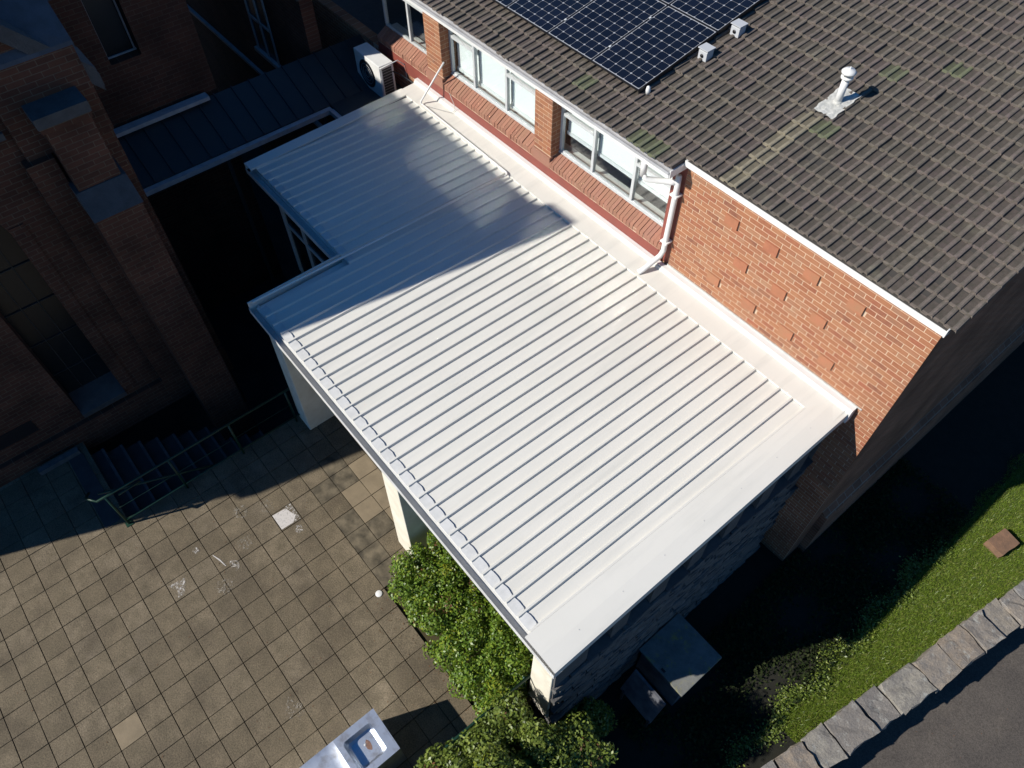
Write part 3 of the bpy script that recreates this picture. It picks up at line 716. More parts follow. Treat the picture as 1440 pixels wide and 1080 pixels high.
# columns and walls
for x0, x1, y0, y1 in ((3.53, 3.97, 5.975, 6.40), (6.93, 7.32, 6.09, 6.5)):
    MB().hexa([(x0 - .04, y0 - .03, -.2), (x1 + .02, y0 - .03, -.2), (x1 + .02, y1, -.2), (x0 - .04, y1, -.2), (x0 + .02, y0 + .02, 2.86), (x1, y0 + .02, 2.86), (x1, y1, 2.86), (x0 + .02, y1, 2.86)]).build('column', m_cream, an, .015)
MB().hexa([(.06, 5.94, -.2), (.49, 5.94, -.2), (.49, 7.7, -.2), (.06, 7.7, -.2), (.04, 6.02, 2.86), (.42, 6.02, 2.86), (.42, 7.7, 2.86), (.04, 7.7, 2.86)]).build('end_pier', m_cream, an, .015)
B('porch_back_wall', m_cream, an, .1, 7.2, 8.9, 9.1, 0, 2.86)
B('far_wall_lower', m_cream, an, XA + .25, .1, 7.95, 8.15, -2.2, .2)
# end windows of the narrow part, facing the church court
wf = MB().box(XA + .22, 0.0, 7.93, 8.0, 2.62, 2.72).build('window', m_white, an)
for xm in (XA + .25, -2.35, -1.2, -.06): MB().box(xm - .035, xm + .035, 7.925, 8.0, .2, 2.62).build('mullion', m_white, wf)
MB().box(XA + .28, -.09, 7.935, 7.99, 1.55, 1.62).build('transom', m_white, wf)
MB().box(XA + .28, -.09, 7.96, 7.966, .2, 2.62).build('pane', m_dkglass, wf)
B('inner_partition', m_dimcourt, an, XA + .2, 0, 9.0, 9.1, -2.2, 2.86)
MB().hexa([(XA + .2, 7.95, -2.2), (XA + .35, 7.95, -2.2), (XA + .35, 11.7, -2.2), (XA + .2, 11.7, -2.2), (XA + .2, 7.95, 2.86), (XA + .35, 7.95, 2.86), (XA + .35, 11.7, 2.86), (XA + .2, 11.7, 2.86)]).build('far_wall', m_cream, an)
# rubble side wall with a row of small deep windows
SX = 7.36
sidew = MB()
oy = [6.72 + .79 * k for k in range(7)]
sidew.box(SX - .35, SX - .27, 6.12, 11.72, -1.7, 2.86)
seg = [6.12] + [v for y in oy for v in (y, y + .46)] + [11.73]
for a, b in zip(seg[0::2], seg[1::2]): sidew.box(SX - .27, SX, a, b, 1.55, 2.86)
sidew.box(SX - .27, SX, 6.12, 11.73, -1.7, 1.55).box(SX - .2, SX, 6.12, 11.72, 2.55, 2.86)
sd = sidew.build('side_wall', m_stonedk, an, fix=False)
for y in oy:
    MB().hexa([(SX - .2, y, 1.55), (SX + .05, y, 1.55), (SX + .05, y + .46, 1.55), (SX - .2, y + .46, 1.55), (SX - .2, y, 1.66), (SX + .05, y, 1.57), (SX + .05, y + .46, 1.57), (SX - .2, y + .46, 1.66)]).build('window_sill', m_copestone, sd)
    MB().box(SX - .262, SX - .25, y, y + .46, 1.6, 2.55).build('pane', m_dkglass, sd)
sv = [irregular_block('wall_stone', .09, L - .02, h - .018, m_stonedk, .008, 2) for L, h in ((.46, .2), (.36, .2), (.56, .2), (.3, .2), (.42, .2))]
LS = [.46, .36, .56, .3, .42]
lev = 0; z = 1.43
while z > -1.6:
    y = 6.1 + (lev % 3) * .1
    while y < 11.3:
        k = random.randrange(5)
        inst('wall_stone', sv[k], (SX + .005 + .03 * (lev / 14), y + LS[k] / 2, z), sd); y += LS[k]
    z -= .2; lev += 1

# downpipe that spills onto the annexe roof
t = thing('downpipe', (3.6, 11.6, 3.2), 'white downpipe at the brick corner emptying onto the white roof', 'downpipe')
MB().tube([(3.20, 11.40, 5.28), (3.20, 11.40, 4.98)], .052, 12).build('outlet', m_white, t)
MB().tube([(3.20, 11.40, 5.02), (3.26, 11.42, 4.93), (3.58, 11.62, 4.97), (3.66, 11.66, 4.99)], .048, 12).build('swan_neck', m_white, t)
MB().tube([(3.67, 11.66, 5.12), (3.68, 11.66, 4.9), (3.68, 11.655, 3.62), (3.66, 11.62, 3.5), (3.56, 11.35, 3.26), (3.53, 11.28, 3.235)], .047, 14).build('pipe', m_white, t)
for z in (4.75, 3.8): MB().box(3.61, 3.75, 11.60, 11.74, z, z + .03).build('strap', m_white, t)
# conduit lying on the roof
t = thing('conduit', (-1.2, 11.3, 3.2), 'thin white conduit running over the white roof from the window pier', 'conduit')
MB().tube([(-2.40, 11.71, 4.12), (-2.74, 11.30, 3.27), (-2.70, 11.27, 3.235)], .018, 8).build('riser', m_white, t)
MB().tube([(-2.74, 11.28, 3.235), (.10, 11.235, 3.235), (.17, 11.20, 3.235), (.15, 11.1, 3.22)], .018, 8).build('run', m_white, t)
MB().tube([(.15, 11.12, 3.235), (.06, 9.0, 3.20), (-.02, 7.5, 3.175), (-.10, 6.0, 3.15)], .02, 8).build('cross_run', m_white, t)
MB().tube([(-2.6, 11.3, 3.24), (-2.05, 11.55, 3.25), (-2.0, 11.61, 3.3), (-2.02, 11.63, 3.38), (-2.3, WY - .03, 3.5), (-2.36, WY - .03, 3.6)], .006, 5).build('wire', m_lead, t)

# ------------------------------------------------------------------ air conditioner, lean-to
ac = thing('air_conditioner', (-4.55, 11.3, 2.6), 'white outdoor air conditioner unit hung on the brick wall, half in shade', 'air conditioner')
ax0, ax1, ay0, ay1, az0, az1 = -5.02, -4.02, 11.15, 11.50, 2.70, 3.48
B('casing', m_white, ac, ax0, ax1, ay0, ay1, az0, az1, bevel=.012)
fg = MB()
fcx, fcz = (ax0 + ax1) / 2 - .04, (az0 + az1) / 2
prof = [(.30, .0), (.30, .012), (.27, .014), (.27, .003)]
ring = []
n = 32
for r, d in prof:
    for j in range(n): ring.append((fcx + r * math.cos(2 * math.pi * j / n), ay0 - d, fcz + r * math.sin(2 * math.pi * j / n)))
fg.add(ring, [(a * n + j, a * n + (j + 1) % n, (a + 1) * n + (j + 1) % n, (a + 1) * n + j) for a in range(3) for j in range(n)])
fg.add([(fcx + .272 * math.cos(2 * math.pi * j / n), ay0 - .003, fcz + .272 * math.sin(2 * math.pi * j / n)) for j in range(n)], [tuple(range(n))])
fgo = fg.build('fan_grille', m_black, ac)
for r in (.08, .15, .22):
    MB().tube([(fcx + r * math.cos(2 * math.pi * j / 24), ay0 - .012, fcz + r * math.sin(2 * math.pi * j / 24)) for j in range(25)], .004, 5).build('guard_ring', m_grey, fgo)
co = MB().box(ax1, ax1 + .004, ay0 + .05, ay1 - .05, az0 + .06, az1 - .08).build('coil', m_dkmetal, ac)
for k in range(10): MB().box(ax1 + .004, ax1 + .008, ay0 + .05, ay1 - .05, az0 + .1 + k * .062, az0 + .105 + k * .062).build('fin', m_grey, co)
for y in (ay0 + .04, ay1 - .04): MB().box(ax1 - .004, ax1 + .014, y - .014, y + .014, az0, az1 - .03).build('side_post', m_white, ac)
MB().tube([(ax1 + .02, ay0 - .0, az1 - .03), (ax1 + .06, ay1 + .08, az1 + .02), (ax1 + .10, WY - .02, az1 - .12), (ax1 + .12, WY - .02, 3.0)], .012, 6).build('pipe', m_white, ac)
MB().tube([(ax1, ay1 - .05, az1 - .2), (ax1 + .12, ay1 + .1, az1 - .3), (ax1 + .45, WY - .02, 3.05), (ax1 + .45, WY - .02, 3.22)], .014, 6).build('drain_pipe', m_dkmetal, ac)
for x in (ax0 + .2, ax1 - .2): B('bracket', m_dkmetal, ac, x - .03, x + .03, ay0 + .02, WY, az0 - .06, az0 - .002)

lt = thing('lean_to', (-5.1, 8.4, 2.6), 'low dark metal lean-to roof with a pale gutter against the church wall', 'lean-to')
for k in range(17):
    y0 = 4.95 + k * .4
    MB().hexa([(-5.75, y0, 3.22), (-4.60, y0, 2.70), (-4.60, y0 + .395, 2.70), (-5.75, y0 + .395, 3.22), (-5.75, y0, 3.25), (-4.60, y0, 2.73), (-4.60, y0 + .395, 2.73), (-5.75, y0 + .395, 3.25)]).build('roof_sheet', m_dkmetal, lt)
    MB().hexa([(-5.75, y0 - .015, 3.24), (-4.60, y0 - .015, 2.72), (-4.60, y0 + .012, 2.72), (-5.75, y0 + .012, 3.24), (-5.75, y0 - .01, 3.285), (-4.60, y0 - .01, 2.765), (-4.60, y0 + .008, 2.765), (-5.75, y0 + .008, 3.285)]).build('seam', m_dkmetal, lt)
MB().box(-4.60, -4.48, 4.95, 10.12, 2.60, 2.70).build('gutter', m_gutgrey, lt)
MB().box(-4.48, -3.3, 10.04, 10.14, 2.60, 2.70).build('gutter', m_gutgrey, lt)
MB().hexa([(-4.60, 10.15, 2.70), (-3.25, 10.15, 2.68), (-3.25, 11.72, 2.68), (-4.60, 11.72, 2.70), (-4.60, 10.15, 2.73), (-3.25, 10.15, 2.71), (-3.25, 11.72, 2.71), (-4.60, 11.72, 2.73)]).build('roof_sheet', m_dkmetal, lt)
B('wall_flashing', m_gutgrey, lt, -5.78, -5.58, 4.95, 8.0, 3.27, 3.35)
for y in (5.4, 7.6, 9.9): B('post', m_dkmetal, lt, -4.66, -4.58, y, y + .08, -2.2, 2.6)
B('back_wall', m_cb_y, lt, -5.6, -3.3, 11.2, 11.3, -2.2, 2.6)

# ------------------------------------------------------------------ church
ch = thing('church', (-8, 1.4, 0), 'tall dark brick church gable with lancet windows and buttresses at the left', 'church')
X0 = -2.2; YL, YR, AP = -3.2, 5.55, 1.41; EZc, AZ = 6.3, 11.15
gw = MB()
win = [(2.72, 3.56), (-.74, .10)]
# gable wall in vertical strips round two lancet openings
def gtop(y): return EZc + (AZ - EZc) * (1 - abs(y - AP) / ((YR - AP) if y > AP else (AP - YL)))
def strip(y0, y1, za=-.3, zb=None):
    t0, t1 = (gtop(y0), gtop(y1)) if zb is None else (zb, zb)
    gw.hexa([(X0 - .5, y0, za), (X0, y0, za), (X0, y1, za), (X0 - .5, y1, za), (X0 - .5, y0, t0), (X0, y0, t0), (X0, y1, t1), (X0 - .5, y1, t1)])
strip(YL, -.74); strip(.10, AP); strip(AP, 2.72); strip(3.56, YR)
for a, b in win:
    strip(a, b, -.3, .62); c = (a + b) / 2
    for q0, q1 in ((a, c), (c, b)):
        k = 5
        for j in range(k):
            u0, u1 = q0 + (q1 - q0) * j / k, q0 + (q1 - q0) * (j + 1) / k
            zz = lambda u: 4.6 + .75 * math.sqrt(max(0, 1 - (abs(u - c) / ((b - a) / 2)) ** 1.6))
            gw.hexa([(X0 - .5, u0, zz(u0)), (X0, u0, zz(u0)), (X0, u1, zz(u1)), (X0 - .5, u1, zz(u1)), (X0 - .5, u0, gtop(u0)), (X0, u0, gtop(u0)), (X0, u1, gtop(u1)), (X0 - .5, u1, gtop(u1))])
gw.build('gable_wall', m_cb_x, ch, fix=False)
for a, b in win:
    wp = B('window', m_dkglass, ch, X0 - .40, X0 - .38, a - .02, b + .02, .62, 5.4)
    for u in (.27, .55): MB().box(X0 - .375, X0 - .355, a + u - .008, a + u + .008, .62, 5.3).build('glazing_bar', m_dkmetal, wp)
    for z in (1.4, 2.2, 3.0, 3.8, 4.6): MB().box(X0 - .375, X0 - .357, a, b, z - .008, z + .008).build('saddle_bar', m_dkmetal, wp)
    MB().hexa([(X0 - .38, a, .55), (X0 + .06, a, .50), (X0 + .06, b, .50), (X0 - .38, b, .55), (X0 - .38, a, .82), (X0 + .06, a, .60), (X0 + .06, b, .60), (X0 - .38, b, .82)]).build('window_sill', m_copestone, ch)
    for q, s_ in ((a, -1), (b, 1)):
        MB().box(X0, X0 + .02, min(q, q + .22 * s_), max(q, q + .22 * s_), .62, 4.7).build('window_jamb', m_cb_x, ch)
# gable copings (apex stone stands a little above the ridge)
for y0, y1 in ((YL - .15, AP), (AP, YR + .15)):
    MB().hexa([(X0 - .6, y0, gtop(max(min(y0, YR), YL)) - (.15 if y0 < YL else 0)), (X0 + .08, y0, gtop(max(min(y0, YR), YL)) - (.15 if y0 < YL else 0)), (X0 + .08, y1, gtop(max(min(y1, YR), YL)) - (.15 if y1 > YR else 0)), (X0 - .6, y1, gtop(max(min(y1, YR), YL)) - (.15 if y1 > YR else 0)),
               (X0 - .6, y0, gtop(max(min(y0, YR), YL)) + .1), (X0 + .08, y0, gtop(max(min(y0, YR), YL)) + .1), (X0 + .08, y1, gtop(max(min(y1, YR), YL)) + .2), (X0 - .6, y1, gtop(max(min(y1, YR), YL)) + .2)]).build('gable_coping', m_copestone, ch)
# roof slopes and side walls
MB().prism([(YL - .3, EZc - .4), (AP, AZ - .2), (AP, AZ - .02), (YL - .3, EZc - .2)], 'x', -20, X0 - .5).build('roof_slope', m_slate, ch)
MB().prism([(YR + .25, EZc - .4), (AP, AZ - .2), (AP, AZ - .02), (YR + .25, EZc - .2)], 'x', -20, X0 - .5).build('roof_slope', m_slate, ch)
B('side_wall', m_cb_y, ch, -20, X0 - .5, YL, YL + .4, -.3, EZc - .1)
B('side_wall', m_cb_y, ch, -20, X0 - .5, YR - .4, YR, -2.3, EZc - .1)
B('base_course', m_cb_x, ch, X0, X0 + .10, YL, YR, -.3, .42)
# corner buttress with sloping stone cap, and flat pilaster with moulded head
b_ = MB().box(X0, -1.40, 4.62, 5.34, -2.3, 4.78).build('buttress', m_cb_x, ch)
MB().hexa([(X0, 4.60, 4.78), (-1.38, 4.60, 4.78), (-1.38, 5.36, 4.78), (X0, 5.36, 4.78), (X0, 4.60, 5.15), (-1.70, 4.60, 5.12), (-1.70, 5.36, 5.12), (X0, 5.36, 5.15)]).build('cap_stone', m_copestone, b_)
B('pilaster', m_cb_x, ch, X0, -1.72, 4.66, 5.30, 4.8, 6.12)
p_ = MB().box(X0, -1.98, 4.22, 4.62, .4, 5.6).build('pilaster', m_cb_x, ch)
MB().box(X0, -1.69, 4.62, 5.32, 6.12, 6.22).build('corbel', m_cb_x, p_)
MB().box(X0, -1.65, 4.60, 5.34, 6.22, 6.38).build('head', m_copestone, p_)
B('string_course', m_copestone, ch, X0, X0 + .06, YL, 4.22, 6.0, 6.1)
MB().hexa([(X0 - .5, 4.3, 6.9), (X0 + .1, 4.3, 6.9), (X0 + .1, 5.58, 6.9), (X0 - .5, 5.58, 6.9), (X0 - .5, 4.3, 7.6), (X0 + .08, 4.3, 6.95), (X0 + .08, 5.58, 6.95), (X0 - .5, 5.58, 7.5)]).build('kneeler', m_slate, ch)
B('parapet_wall', m_cb_x, ch, X0 - .5, X0 + .1, 4.3, 5.56, 5.6, 6.9)
MB().tube([(-2.5, 5.3, 7.2), (-3.6, 5.5, 7.3)], .03, 6).build('white_gutter', m_white, ch)
B('vent_grille', m_black, ch, X0, X0 + .012, 1.3, 2.0, .75, 1.05)
# transept behind the lean-to
ts = MB()
ts.box(-6.4, -5.90, 5.55, 6.55, -2.2, 5.85).box(-6.4, -5.90, 7.15, 8.3, -2.2, 5.85).box(-6.8, -6.4, 6.7, 8.3, 5.6, 9.4).box(-6.4, -5.90, 6.55, 7.15, -2.2, 4.45)
ts.build('aisle_wall', m_cb_x, ch, fix=False)
aw = B('window', m_dkglass, ch, -6.2, -6.18, 6.55, 7.15, 4.45, 5.85)
for y in (6.58, 7.12): MB().box(-6.16, -6.14, y - .015, y + .015, 4.45, 5.85).build('frame', m_gutgrey, aw)
MB().box(-6.16, -6.13, 6.55, 7.15, 4.45, 4.48).build('frame', m_gutgrey, aw)
B('aisle_return', m_cb_y, ch, -16, -6.8, 8.0, 8.3, -2.2, 9.4)
B('aisle_roof', m_slate, ch, -16, -6.38, 6.65, 8.35, 9.4, 9.5)
B('aisle_roof', m_slate, ch, -7, -5.85, 5.56, 8.35, 5.85, 5.95)
lk = thing('link_wing', (-9, 10.6, -2), 'dark brick link wing in deep shade between church and school', 'building')
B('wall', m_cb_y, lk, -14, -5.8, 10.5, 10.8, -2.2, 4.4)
lw_ = B('window', m_dkglass, lk, -8.75, -7.7, 10.47, 10.495, 2.1, 3.7)
for x in (-8.75, -8.22, -7.7): MB().box(x - .03, x + .03, 10.44, 10.47, 2.1, 3.7).build('frame', m_gutgrey, lw_)
MB().box(-8.85, -7.6, 10.38, 10.49, 2.0, 2.1).build('window_sill', m_gutgrey, lw_)
MB().box(-8.75, -7.7, 10.44, 10.47, 2.9, 2.96).build('transom', m_gutgrey, lw_)
B('parapet_coping', m_copestone, lk, -14, -5.8, 10.45, 10.85, 4.4, 4.5)
B('ledge', m_gutgrey, lk, -14, -5.9, 10.40, 10.49, 1.2, 1.28)

# ------------------------------------------------------------------ handrails
hr = thing('stair_railing', (.1, 3.2, 0), 'dark green tubular railing along the stairwell beside the church', 'railing')
MB().tube([(-.35, 2.20, .72), (-.08, 2.16, .98), (-.0, 2.2, 1.0), (.12, 2.28, 1.0), (.13, 5.95, 1.0)], .024, 8).build('top_rail', m_green, hr)
MB().tube([(.12, 2.6, .86), (.10, 3.0, .86)], .02, 8).build('bracket', m_green, hr)
MB().tube([(.13, 2.4, .15), (.13, 5.95, .15)], .018, 8).build('bottom_rail', m_green, hr)
for y in (2.42, 3.55, 4.7, 5.85): MB().tube([(.13, y, 0), (.13, y, 1.0)], .022, 8).build('post', m_green, hr)
for z in (.55,): MB().tube([(.13, 2.42, z), (.13, 5.9, z)], .007, 6).build('wire', m_green, hr)
MB().box(.07, .19, 2.36, 2.48, 0, .012).build('base_plate', m_green, hr)
MB().tube([(-.05, 2.35, .95), (-.05, 3.6, .25), (-.05, 5.3, -.75)], .022, 8).build('stair_rail', m_green, hr)
gr = thing('garden_railing', (6.85, 5.3, 0), 'green painted rail at the terrace edge between the two hedges', 'railing')
MB().tube([(6.88, 3.3, .92), (6.90, 6.1, .92)], .024, 8).build('top_rail', m_green, gr)
MB().tube([(6.84, 3.3, .55), (6.86, 6.1, .55)], .022, 8).build('middle_rail', m_green, gr)
for y in (3.4, 4.7, 6.0): MB().tube([(6.87, y, -.2), (6.87, y, .93)], .025, 8).build('post', m_green, gr)

# ------------------------------------------------------------------ steel wash trough
tr = thing('wash_trough', (6.1, 3.2, 0), 'stainless steel wash trough with a square basin on the terrace', 'trough')
tx0, tx1, ty0, ty1, tz = 5.78, 6.47, 1.6, 4.06, .80
bx0, bx1, by0, by1 = 5.90, 6.37, 3.46, 3.92
def rr(x0, x1, y0, y1, r, n=4):
    P = []
    for cx, cy, a in ((x1 - r, y1 - r, 0), (x0 + r, y1 - r, 1), (x0 + r, y0 + r, 2), (x1 - r, y0 + r, 3)):
        for k in range(n + 1):
            t_ = (a + k / n) * math.pi / 2; P.append((cx + r * math.cos(t_), cy + r * math.sin(t_)))
    return P
bm = bmesh.new()
inner = [bm.verts.new((x, y, tz)) for x, y in rr(bx0, bx1, by0, by1, .05)]
outer = [bm.verts.new((x, y, tz)) for x, y in ((tx1, ty1), (tx0, ty1), (tx0, by0 - .08), (tx1, by0 - .08))]
eo = [bm.edges.new((outer[i], outer[(i + 1) % 4])) for i in range(4)]; ei = [bm.edges.new((inner[i], inner[(i + 1) % len(inner)])) for i in range(len(inner))]
bmesh.ops.triangle_fill(bm, use_beauty=True, edges=eo + ei)
b2 = [bm.verts.new((x, y, tz - .016)) for x, y in rr(bx0 + .006, bx1 - .006, by0 + .006, by1 - .006, .05)]
b3 = [bm.verts.new((x, y, tz - .12)) for x, y in rr(bx0 + .03, bx1 - .03, by0 + .03, by1 - .03, .06)]
b4 = [bm.verts.new((x, y, tz - .135)) for x, y in rr(bx0 + .06, bx1 - .06, by0 + .06, by1 - .06, .05)]
N_ = len(inner)
for A1, B1 in ((inner, b2), (b2, b3), (b3, b4)):
    for i in range(N_): bm.faces.new((A1[i], A1[(i + 1) % N_], B1[(i + 1) % N_], B1[i]))
bm.faces.new(b4)
bmesh.ops.recalc_face_normals(bm, faces=bm.faces)
if sum(f.normal.z * f.calc_area() for f in bm.faces) < 0: bmesh.ops.reverse_faces(bm, faces=bm.faces)
me = bpy.data.meshes.new('basin'); bm.to_mesh(me); bm.free(); me.materials.append(m_steel)
inst('basin', me, (0, 0, 0), tr)
tb = MB(); nn = 12
vs = []
for a in range(nn + 1):
    for b in range(nn * 2 + 1):
        x = tx0 + (tx1 - tx0) * a / nn; y = ty0 + (by0 - .08 - ty0) * b / (2 * nn)
        dish = .02 * math.sin(math.pi * a / nn) ** .5 * min(1, (by0 - .08 - y) / .08 + 0.0)
        vs.append((x, y, tz - max(0, dish) + random.gauss(0, .0006)))
tb.add(vs, [(a * (2 * nn + 1) + b, (a + 1) * (2 * nn + 1) + b, (a + 1) * (2 * nn + 1) + b + 1, a * (2 * nn + 1) + b + 1) for a in range(nn) for b in range(2 * nn)], True)
tb.build('drainer', m_steel, tr)
for b in ((tx0, tx0 + .004, ty0, ty1, 0.02, tz - .002), (tx1 - .004, tx1, ty0, ty1, .02, tz - .002), (tx0 + .004, tx1 - .004, ty1 - .004, ty1, .02, tz - .002)):
    B('side_panel', m_steel, tr, *b)
MB().lathe((6.08, 3.70, tz - .134), [(.018, 0), (.018, .004), (.0, .005)], 14).build('drain', m_grey, tr)
MB().add([(6.12 + .10 * math.cos(k * .5) * random.uniform(.6, 1), 3.74 + .05 * math.sin(k * .5) * random.uniform(.6, 1), tz - .1335) for k in range(12)], [tuple(range(12))]).build('rust_mark', m_rust, tr)
for x in (tx0 + .03, tx1 - .03):
    for y in (ty1 - .05, ty0 + .05): MB().tube([(x, y, 0), (x, y, .1)], .02, 8).build('foot', m_grey, tr)

# ------------------------------------------------------------------ utility box, board, cap, chalk
ub = thing('utility_box', (7.95, 8.55, -1.6), 'flat lidded service box below the rubble side wall, one corner sunlit', 'utility box')
B('body', m_board, ub, 7.50, 8.38, 8.12, 8.98, -1.62, -.66)
B('lid', m_concrete, ub, 7.45, 8.44, 8.06, 9.04, -.66, -.60, bevel=.008)
B('latch', m_black, ub, 7.92, 8.0, 8.10, 8.14, -.599, -.59)
bdm = MB().hexa([(7.64, 7.52, -1.2), (8.36, 7.50, -1.2), (8.36, 7.56, -1.2), (7.64, 7.58, -1.2), (7.66, 7.74, -.55), (8.36, 7.72, -.55), (8.36, 7.76, -.55), (7.66, 7.78, -.55)])
pb = thing('propped_board', (8.0, 7.6, -1.6), 'grey weathered board propped up beside the service box', 'board')
bd_ = bdm.build('panel', m_board, pb)
for x in (7.7, 8.3): B('leg', m_dkmetal, pb, x, x + .04, 7.5, 7.54, -1.62, -1.15)
dc = thing('drain_cap', (4.08, 5.15, 0), 'round white plastic cap beside the hedge corner', 'drain cap')
MB().lathe((4.08, 5.15, 0.0), [(.06, .0), (.06, .012), (.05, .018), (.0, .02)], 24).build('cap', m_white, dc)
ck = []
def chalk(poly, m, label):
    cx = sum(p[0] for p in poly) / len(poly); cy = sum(p[1] for p in poly) / len(poly)
    me = mesh('chalk_mark', [(x - cx, y - cy, 0) for x, y in poly], [tuple(range(len(poly)))], m)
    o = inst('chalk_mark', me, (cx, cy, .0062 + .0004 * len(ck)), None); ck.append(o); tag(o, label, 'chalk mark', 'chalk drawings on the terrace')
def blob(cx, cy, rx, ry, n=14, j=.25): return [(cx + rx * math.cos(2 * math.pi * k / n) * random.uniform(1 - j, 1 + j), cy + ry * math.sin(2 * math.pi * k / n) * random.uniform(1 - j, 1 + j)) for k in range(n)]
chalk([(1.64, 4.47), (1.99, 4.47), (2.0, 4.70), (1.9, 4.8), (1.66, 4.73)], m_chalk, 'solid white chalked square, brightest mark on the paving')
chalk([(1.63, 4.74), (1.9, 4.8), (2.0, 4.72), (2.01, 4.84), (1.63, 4.85)], m_chalk2, 'scratchy white chalk beside the solid white square')
chalk([(1.68, 2.45), (1.72, 2.75), (1.98, 2.62), (1.98, 2.5), (1.84, 2.55)], m_chalk2, 'white winged chalk drawing, leftmost of the large marks')
chalk([(2.06 + .12 * math.cos(a), 3.46 + .13 * math.sin(a)) for a in [k * .28 + .6 for k in range(10)]] + [(2.12 + .06 * math.cos(a), 3.44 + .07 * math.sin(a)) for a in [3.1 - k * .5 for k in range(6)]], m_chalk2, 'white chalk crescent shape near the chalk line')
chalk([(1.64, 3.30), (1.66, 3.295), (1.83, 3.345), (1.97, 3.375), (1.975, 3.39), (1.80, 3.36)], m_chalk, 'short thin pale chalk line between paving joints')
chalk(blob(1.80, 3.84, .15, .15), m_chalk3, 'scribbled chalk writing on one paver near the white square')
chalk(blob(1.38, 3.11, .06, .05), m_chalk2, 'small white chalk smear near the stair railing shadow')
chalk(blob(2.30, 3.20, .15, .14), m_chalk3, 'faint chalk cloud below the crescent shape')
chalk(blob(1.2, 4.05, .16, .12), m_chalk3, 'faint round chalk scribble beside the shadow edge')
chalk(blob(1.4, 4.5, .15, .12), m_chalk3, 'faint looping chalk scribble above the white square')
chalk(blob(2.18, 4.72, .09, .07), m_chalk2, 'speckled white chalk spots below the white square')
chalk(blob(4.78, 3.1, .2, .16, 16, .4), m_chalk3, 'pale worn patch on the paving near the steel trough')

# ------------------------------------------------------------------ plants
def leaves(pts, nrm, size, m, name, parent, aspect=.55, spread=.6):
    n = len(pts)
    nr = nrm + rng.normal(0, spread, (n, 3)); nr /= np.linalg.norm(nr, axis=1)[:, None]
    ref = rng.normal(0, 1, (n, 3)); t1 = np.cross(nr, ref); t1 /= np.linalg.norm(t1, axis=1)[:, None] + 1e-9; t2 = np.cross(nr, t1)
    L = size * rng.uniform(.65, 1.35, n)[:, None]; W = L * aspect * .5
    a = pts - t1 * L * .5; b = pts + t1 * L * .5
    mid = pts - nr * L * .06
    v = np.stack([a, mid + t2 * W, b, mid - t2 * W], 1).reshape(-1, 3)
    c = v.mean(0); v = v - c
    me = bpy.data.meshes.new(name); me.vertices.add(4 * n); me.vertices.foreach_set('co', v.ravel())
    me.loops.add(4 * n); me.loops.foreach_set('vertex_index', np.arange(4 * n)); me.polygons.add(n)
    me.polygons.foreach_set('loop_start', np.arange(n) * 4); me.polygons.foreach_set('loop_total', np.full(n, 4))
    me.update(); me.validate(); me.materials.append(m); o = bpy.data.objects.new(name, me); return link(o, c, parent)
def clumps(cs, rad, per, flat=1.0):
    P = []; Nn = []
    for (x, y, z, r) in cs:
        n = int(per * r * r / (rad * rad)); d = rng.normal(0, 1, (n, 3)); d /= np.linalg.norm(d, axis=1)[:, None]
        rr_ = r * (1 - .45 * rng.random(n) ** 1.6)
        P.append(np.array((x, y, z)) + d * rr_[:, None] * np.array((1, 1, flat))); Nn.append(d + np.array((0, 0, .35)))
    return np.concatenate(P), np.concatenate(Nn)
def shrub(name, label, boxes, rad, per, m, extra, size=.055, ground=-.1, nst=18):
    t = thing(name, (np.mean([b[0] + b[1] for b in boxes]) / 2, np.mean([b[2] + b[3] for b in boxes]) / 2, ground), label, 'hedge')
    cs = []
    for (x0, x1, y0, y1, z0, z1, n) in boxes:
        for _ in range(n): cs.append((rng.uniform(x0, x1), rng.uniform(y0, y1), z0 + (z1 - z0) * rng.random() ** .45, rad * rng.uniform(.6, 1.3)))
    P, Nn = clumps(cs, rad, per)
    P = P[P[:, 2] > ground + .02]; Nn = Nn[:len(P)] if len(Nn) == len(P) else Nn[:len(P)]
    leaves(P, Nn, size, m, 'foliage', t)
    for (mm, frac, sz) in extra:
        sel = [c for c in cs if rng.random() < frac]
        if sel:
            P2, N2 = clumps([(x, y, z + .03, r) for x, y, z, r in sel], rad, per * .35); ok = P2[:, 2] > ground + .3
            if ok.any(): leaves(P2[ok], N2[ok], sz, mm, 'foliage', t)
    stm = MB()
    for k in range(nst):
        c = cs[rng.integers(len(cs))]
        stm.tube([(c[0] * .9 + .1 * (boxes[0][0] + boxes[0][1]) / 2, c[1], ground - .1), (c[0], c[1], (ground + c[2]) / 2), (c[0] + rng.normal(0, .05), c[1] + rng.normal(0, .05), c[2])], .014, 5, .006)
    tag(stm.build('stem', m_bark, t), kind='stuff')
    return t
shrub('hedge', 'dense glossy green hedge between the paving and the white roofed annexe',
      [(4.22, 4.9, 5.34, 6.3, .1, .92, 60), (4.8, 6.85, 5.27, 6.45, .05, .84, 180), (4.2, 6.8, 6.0, 6.8, .1, .95, 60)], .17, 230, m_leaf1,
      [(m_leafy, .07, .05), (m_leafbr, .05, .045)], .05, -.12)
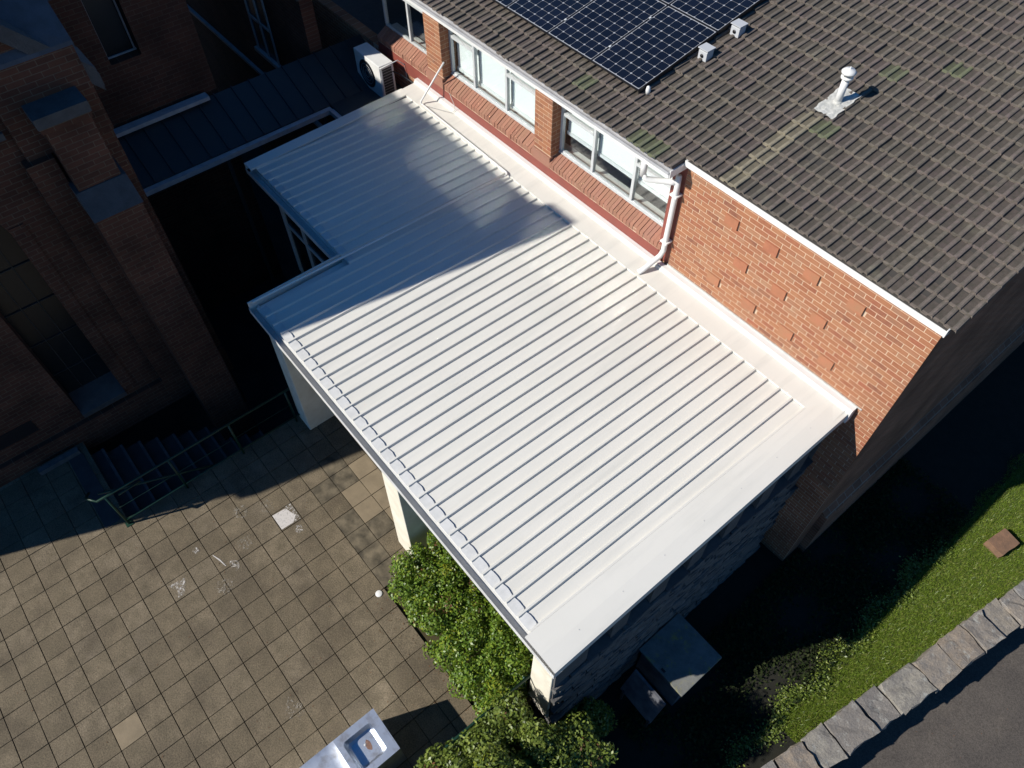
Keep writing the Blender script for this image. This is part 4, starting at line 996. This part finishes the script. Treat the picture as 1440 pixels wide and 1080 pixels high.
shrub('hedge', 'loose leafy shrub at the bottom edge beyond the green rail',
      [(6.98, 7.4, 3.6, 5.65, .2, 1.05, 110), (7.15, 8.1, 3.4, 5.2, -1.3, .95, 120), (7.5, 8.2, 5.0, 5.7, -1.3, 1.2, 90), (7.8, 8.4, 5.4, 6.25, -1.3, 1.0, 90), (7.35, 8.2, 4.0, 5.0, .6, 1.6, 120), (7.5, 8.45, 4.2, 6.3, -1.3, .0, 110), (7.1, 8.6, 2.6, 4.0, .2, 1.7, 130), (8.4, 9.5, 2.5, 5.0, -1.3, .3, 90), (8.3, 8.9, 5.0, 6.2, -1.4, -.6, 40), (7.45, 7.9, 6.3, 7.0, -1.5, -.6, 24)], .2, 210, m_leaf2,  # out-of-view clumps in this list are added to shade the bed and lawn
      [(m_leafy, .04, .055), (m_leafbr, .03, .05)], .058, -1.62)
# tall sprigs sticking out of the shrub
# lawn blades
def grass_patch(n, x0, y0, y1, hmin, hmax):
    y = rng.uniform(y0, y1, n); xr = wallx(y) + .02; x = x0 + .12 * np.sin(y * 5) * rng.random(n) + (xr - x0) * rng.random(n) ** .9
    h = rng.uniform(hmin, hmax, n); a = rng.uniform(0, 2 * math.pi, n); w = rng.uniform(.003, .006, n); lean = rng.normal(0, .5, (n, 2)) * h[:, None]
    base = np.stack([x, y, np.full(n, -1.62)], 1)
    d = np.stack([np.cos(a) * w, np.sin(a) * w, np.zeros(n)], 1)
    tip = base + np.stack([lean[:, 0], lean[:, 1], h], 1)
    v = np.stack([base - d, base + d, tip], 1).reshape(-1, 3); c = np.array((10, 11, -1.62)); v = v - c
    me = bpy.data.meshes.new('lawn_grass'); me.vertices.add(3 * n); me.vertices.foreach_set('co', v.ravel()); me.loops.add(3 * n); me.loops.foreach_set('vertex_index', np.arange(3 * n))
    me.polygons.add(n); me.polygons.foreach_set('loop_start', np.arange(n) * 3); me.polygons.foreach_set('loop_total', np.full(n, 3)); me.update(); me.materials.append(m_grass)
    o = bpy.data.objects.new('lawn_grass', me); link(o, c); return o
tag(grass_patch(80000, 9.62, 9.3, 18.5, .025, .075), 'short green lawn grass between the building and the stone wall', 'grass', kind='stuff')

# ground cover by the lawn, its dark leaf colour standing in for shade
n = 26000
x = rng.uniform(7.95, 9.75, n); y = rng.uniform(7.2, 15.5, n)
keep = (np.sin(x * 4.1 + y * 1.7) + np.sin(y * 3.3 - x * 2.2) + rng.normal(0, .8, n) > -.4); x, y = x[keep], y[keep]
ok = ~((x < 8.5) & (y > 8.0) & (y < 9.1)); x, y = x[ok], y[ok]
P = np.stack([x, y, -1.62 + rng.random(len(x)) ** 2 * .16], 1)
m_shade_cover = leafmat('shade_dark_leaf', [(.012, .02, .007), (.022, .035, .010), (.03, .04, .014), (.04, .045, .02)])
m_shade_cover.node_tree.nodes['Principled BSDF'].inputs['Roughness'].default_value = .85; m_shade_cover.node_tree.nodes['Principled BSDF'].inputs['Specular IOR Level'].default_value = .1
o = leaves(P, np.tile(np.array((0, 0, 1.0)), (len(P), 1)), .06, m_shade_cover, 'shade_dark_cover', None)
tag(o, 'low ground cover below the rubble wall, shade put into its colour', 'ground cover', kind='stuff')
# weedy fringe where the lawn meets the bed
nf = 5000
y = rng.uniform(8.0, 14.5, nf); x = 9.66 + .1 * np.sin(y * 5) + rng.normal(0, .09, nf)
P = np.stack([x, y, -1.60 + rng.random(nf) * .1], 1)
o = leaves(P, np.tile(np.array((0, 0, 1.0)), (nf, 1)), .045, m_leaf2, 'lawn_edge_weeds', None)
tag(o, 'ragged weeds along the shaded edge of the lawn', 'weeds', kind='stuff')
# fallen leaves and grit on the paving and the road
nl = 420
x = np.concatenate([rng.uniform(.3, 6.6, nl // 2), rng.uniform(4.1, 6.6, nl // 4), rng.uniform(10.9, 13, nl // 4)])
y = np.concatenate([rng.uniform(-.8, 5.1, nl // 2), 5.24 - rng.random(nl // 4) ** 2 * .5, rng.uniform(8, 15, nl // 4)])
z = np.where(x > 10, -2.512, .008)
P = np.stack([x, y, z], 1)
o = leaves(P, np.tile(np.array((0, 0, 1.0)), (len(P), 1)), .022, m_leafbr, 'fallen_leaves', None, spread=.15)
tag(o, 'small brown fallen leaves scattered on the paving and road', 'leaves', kind='stuff')
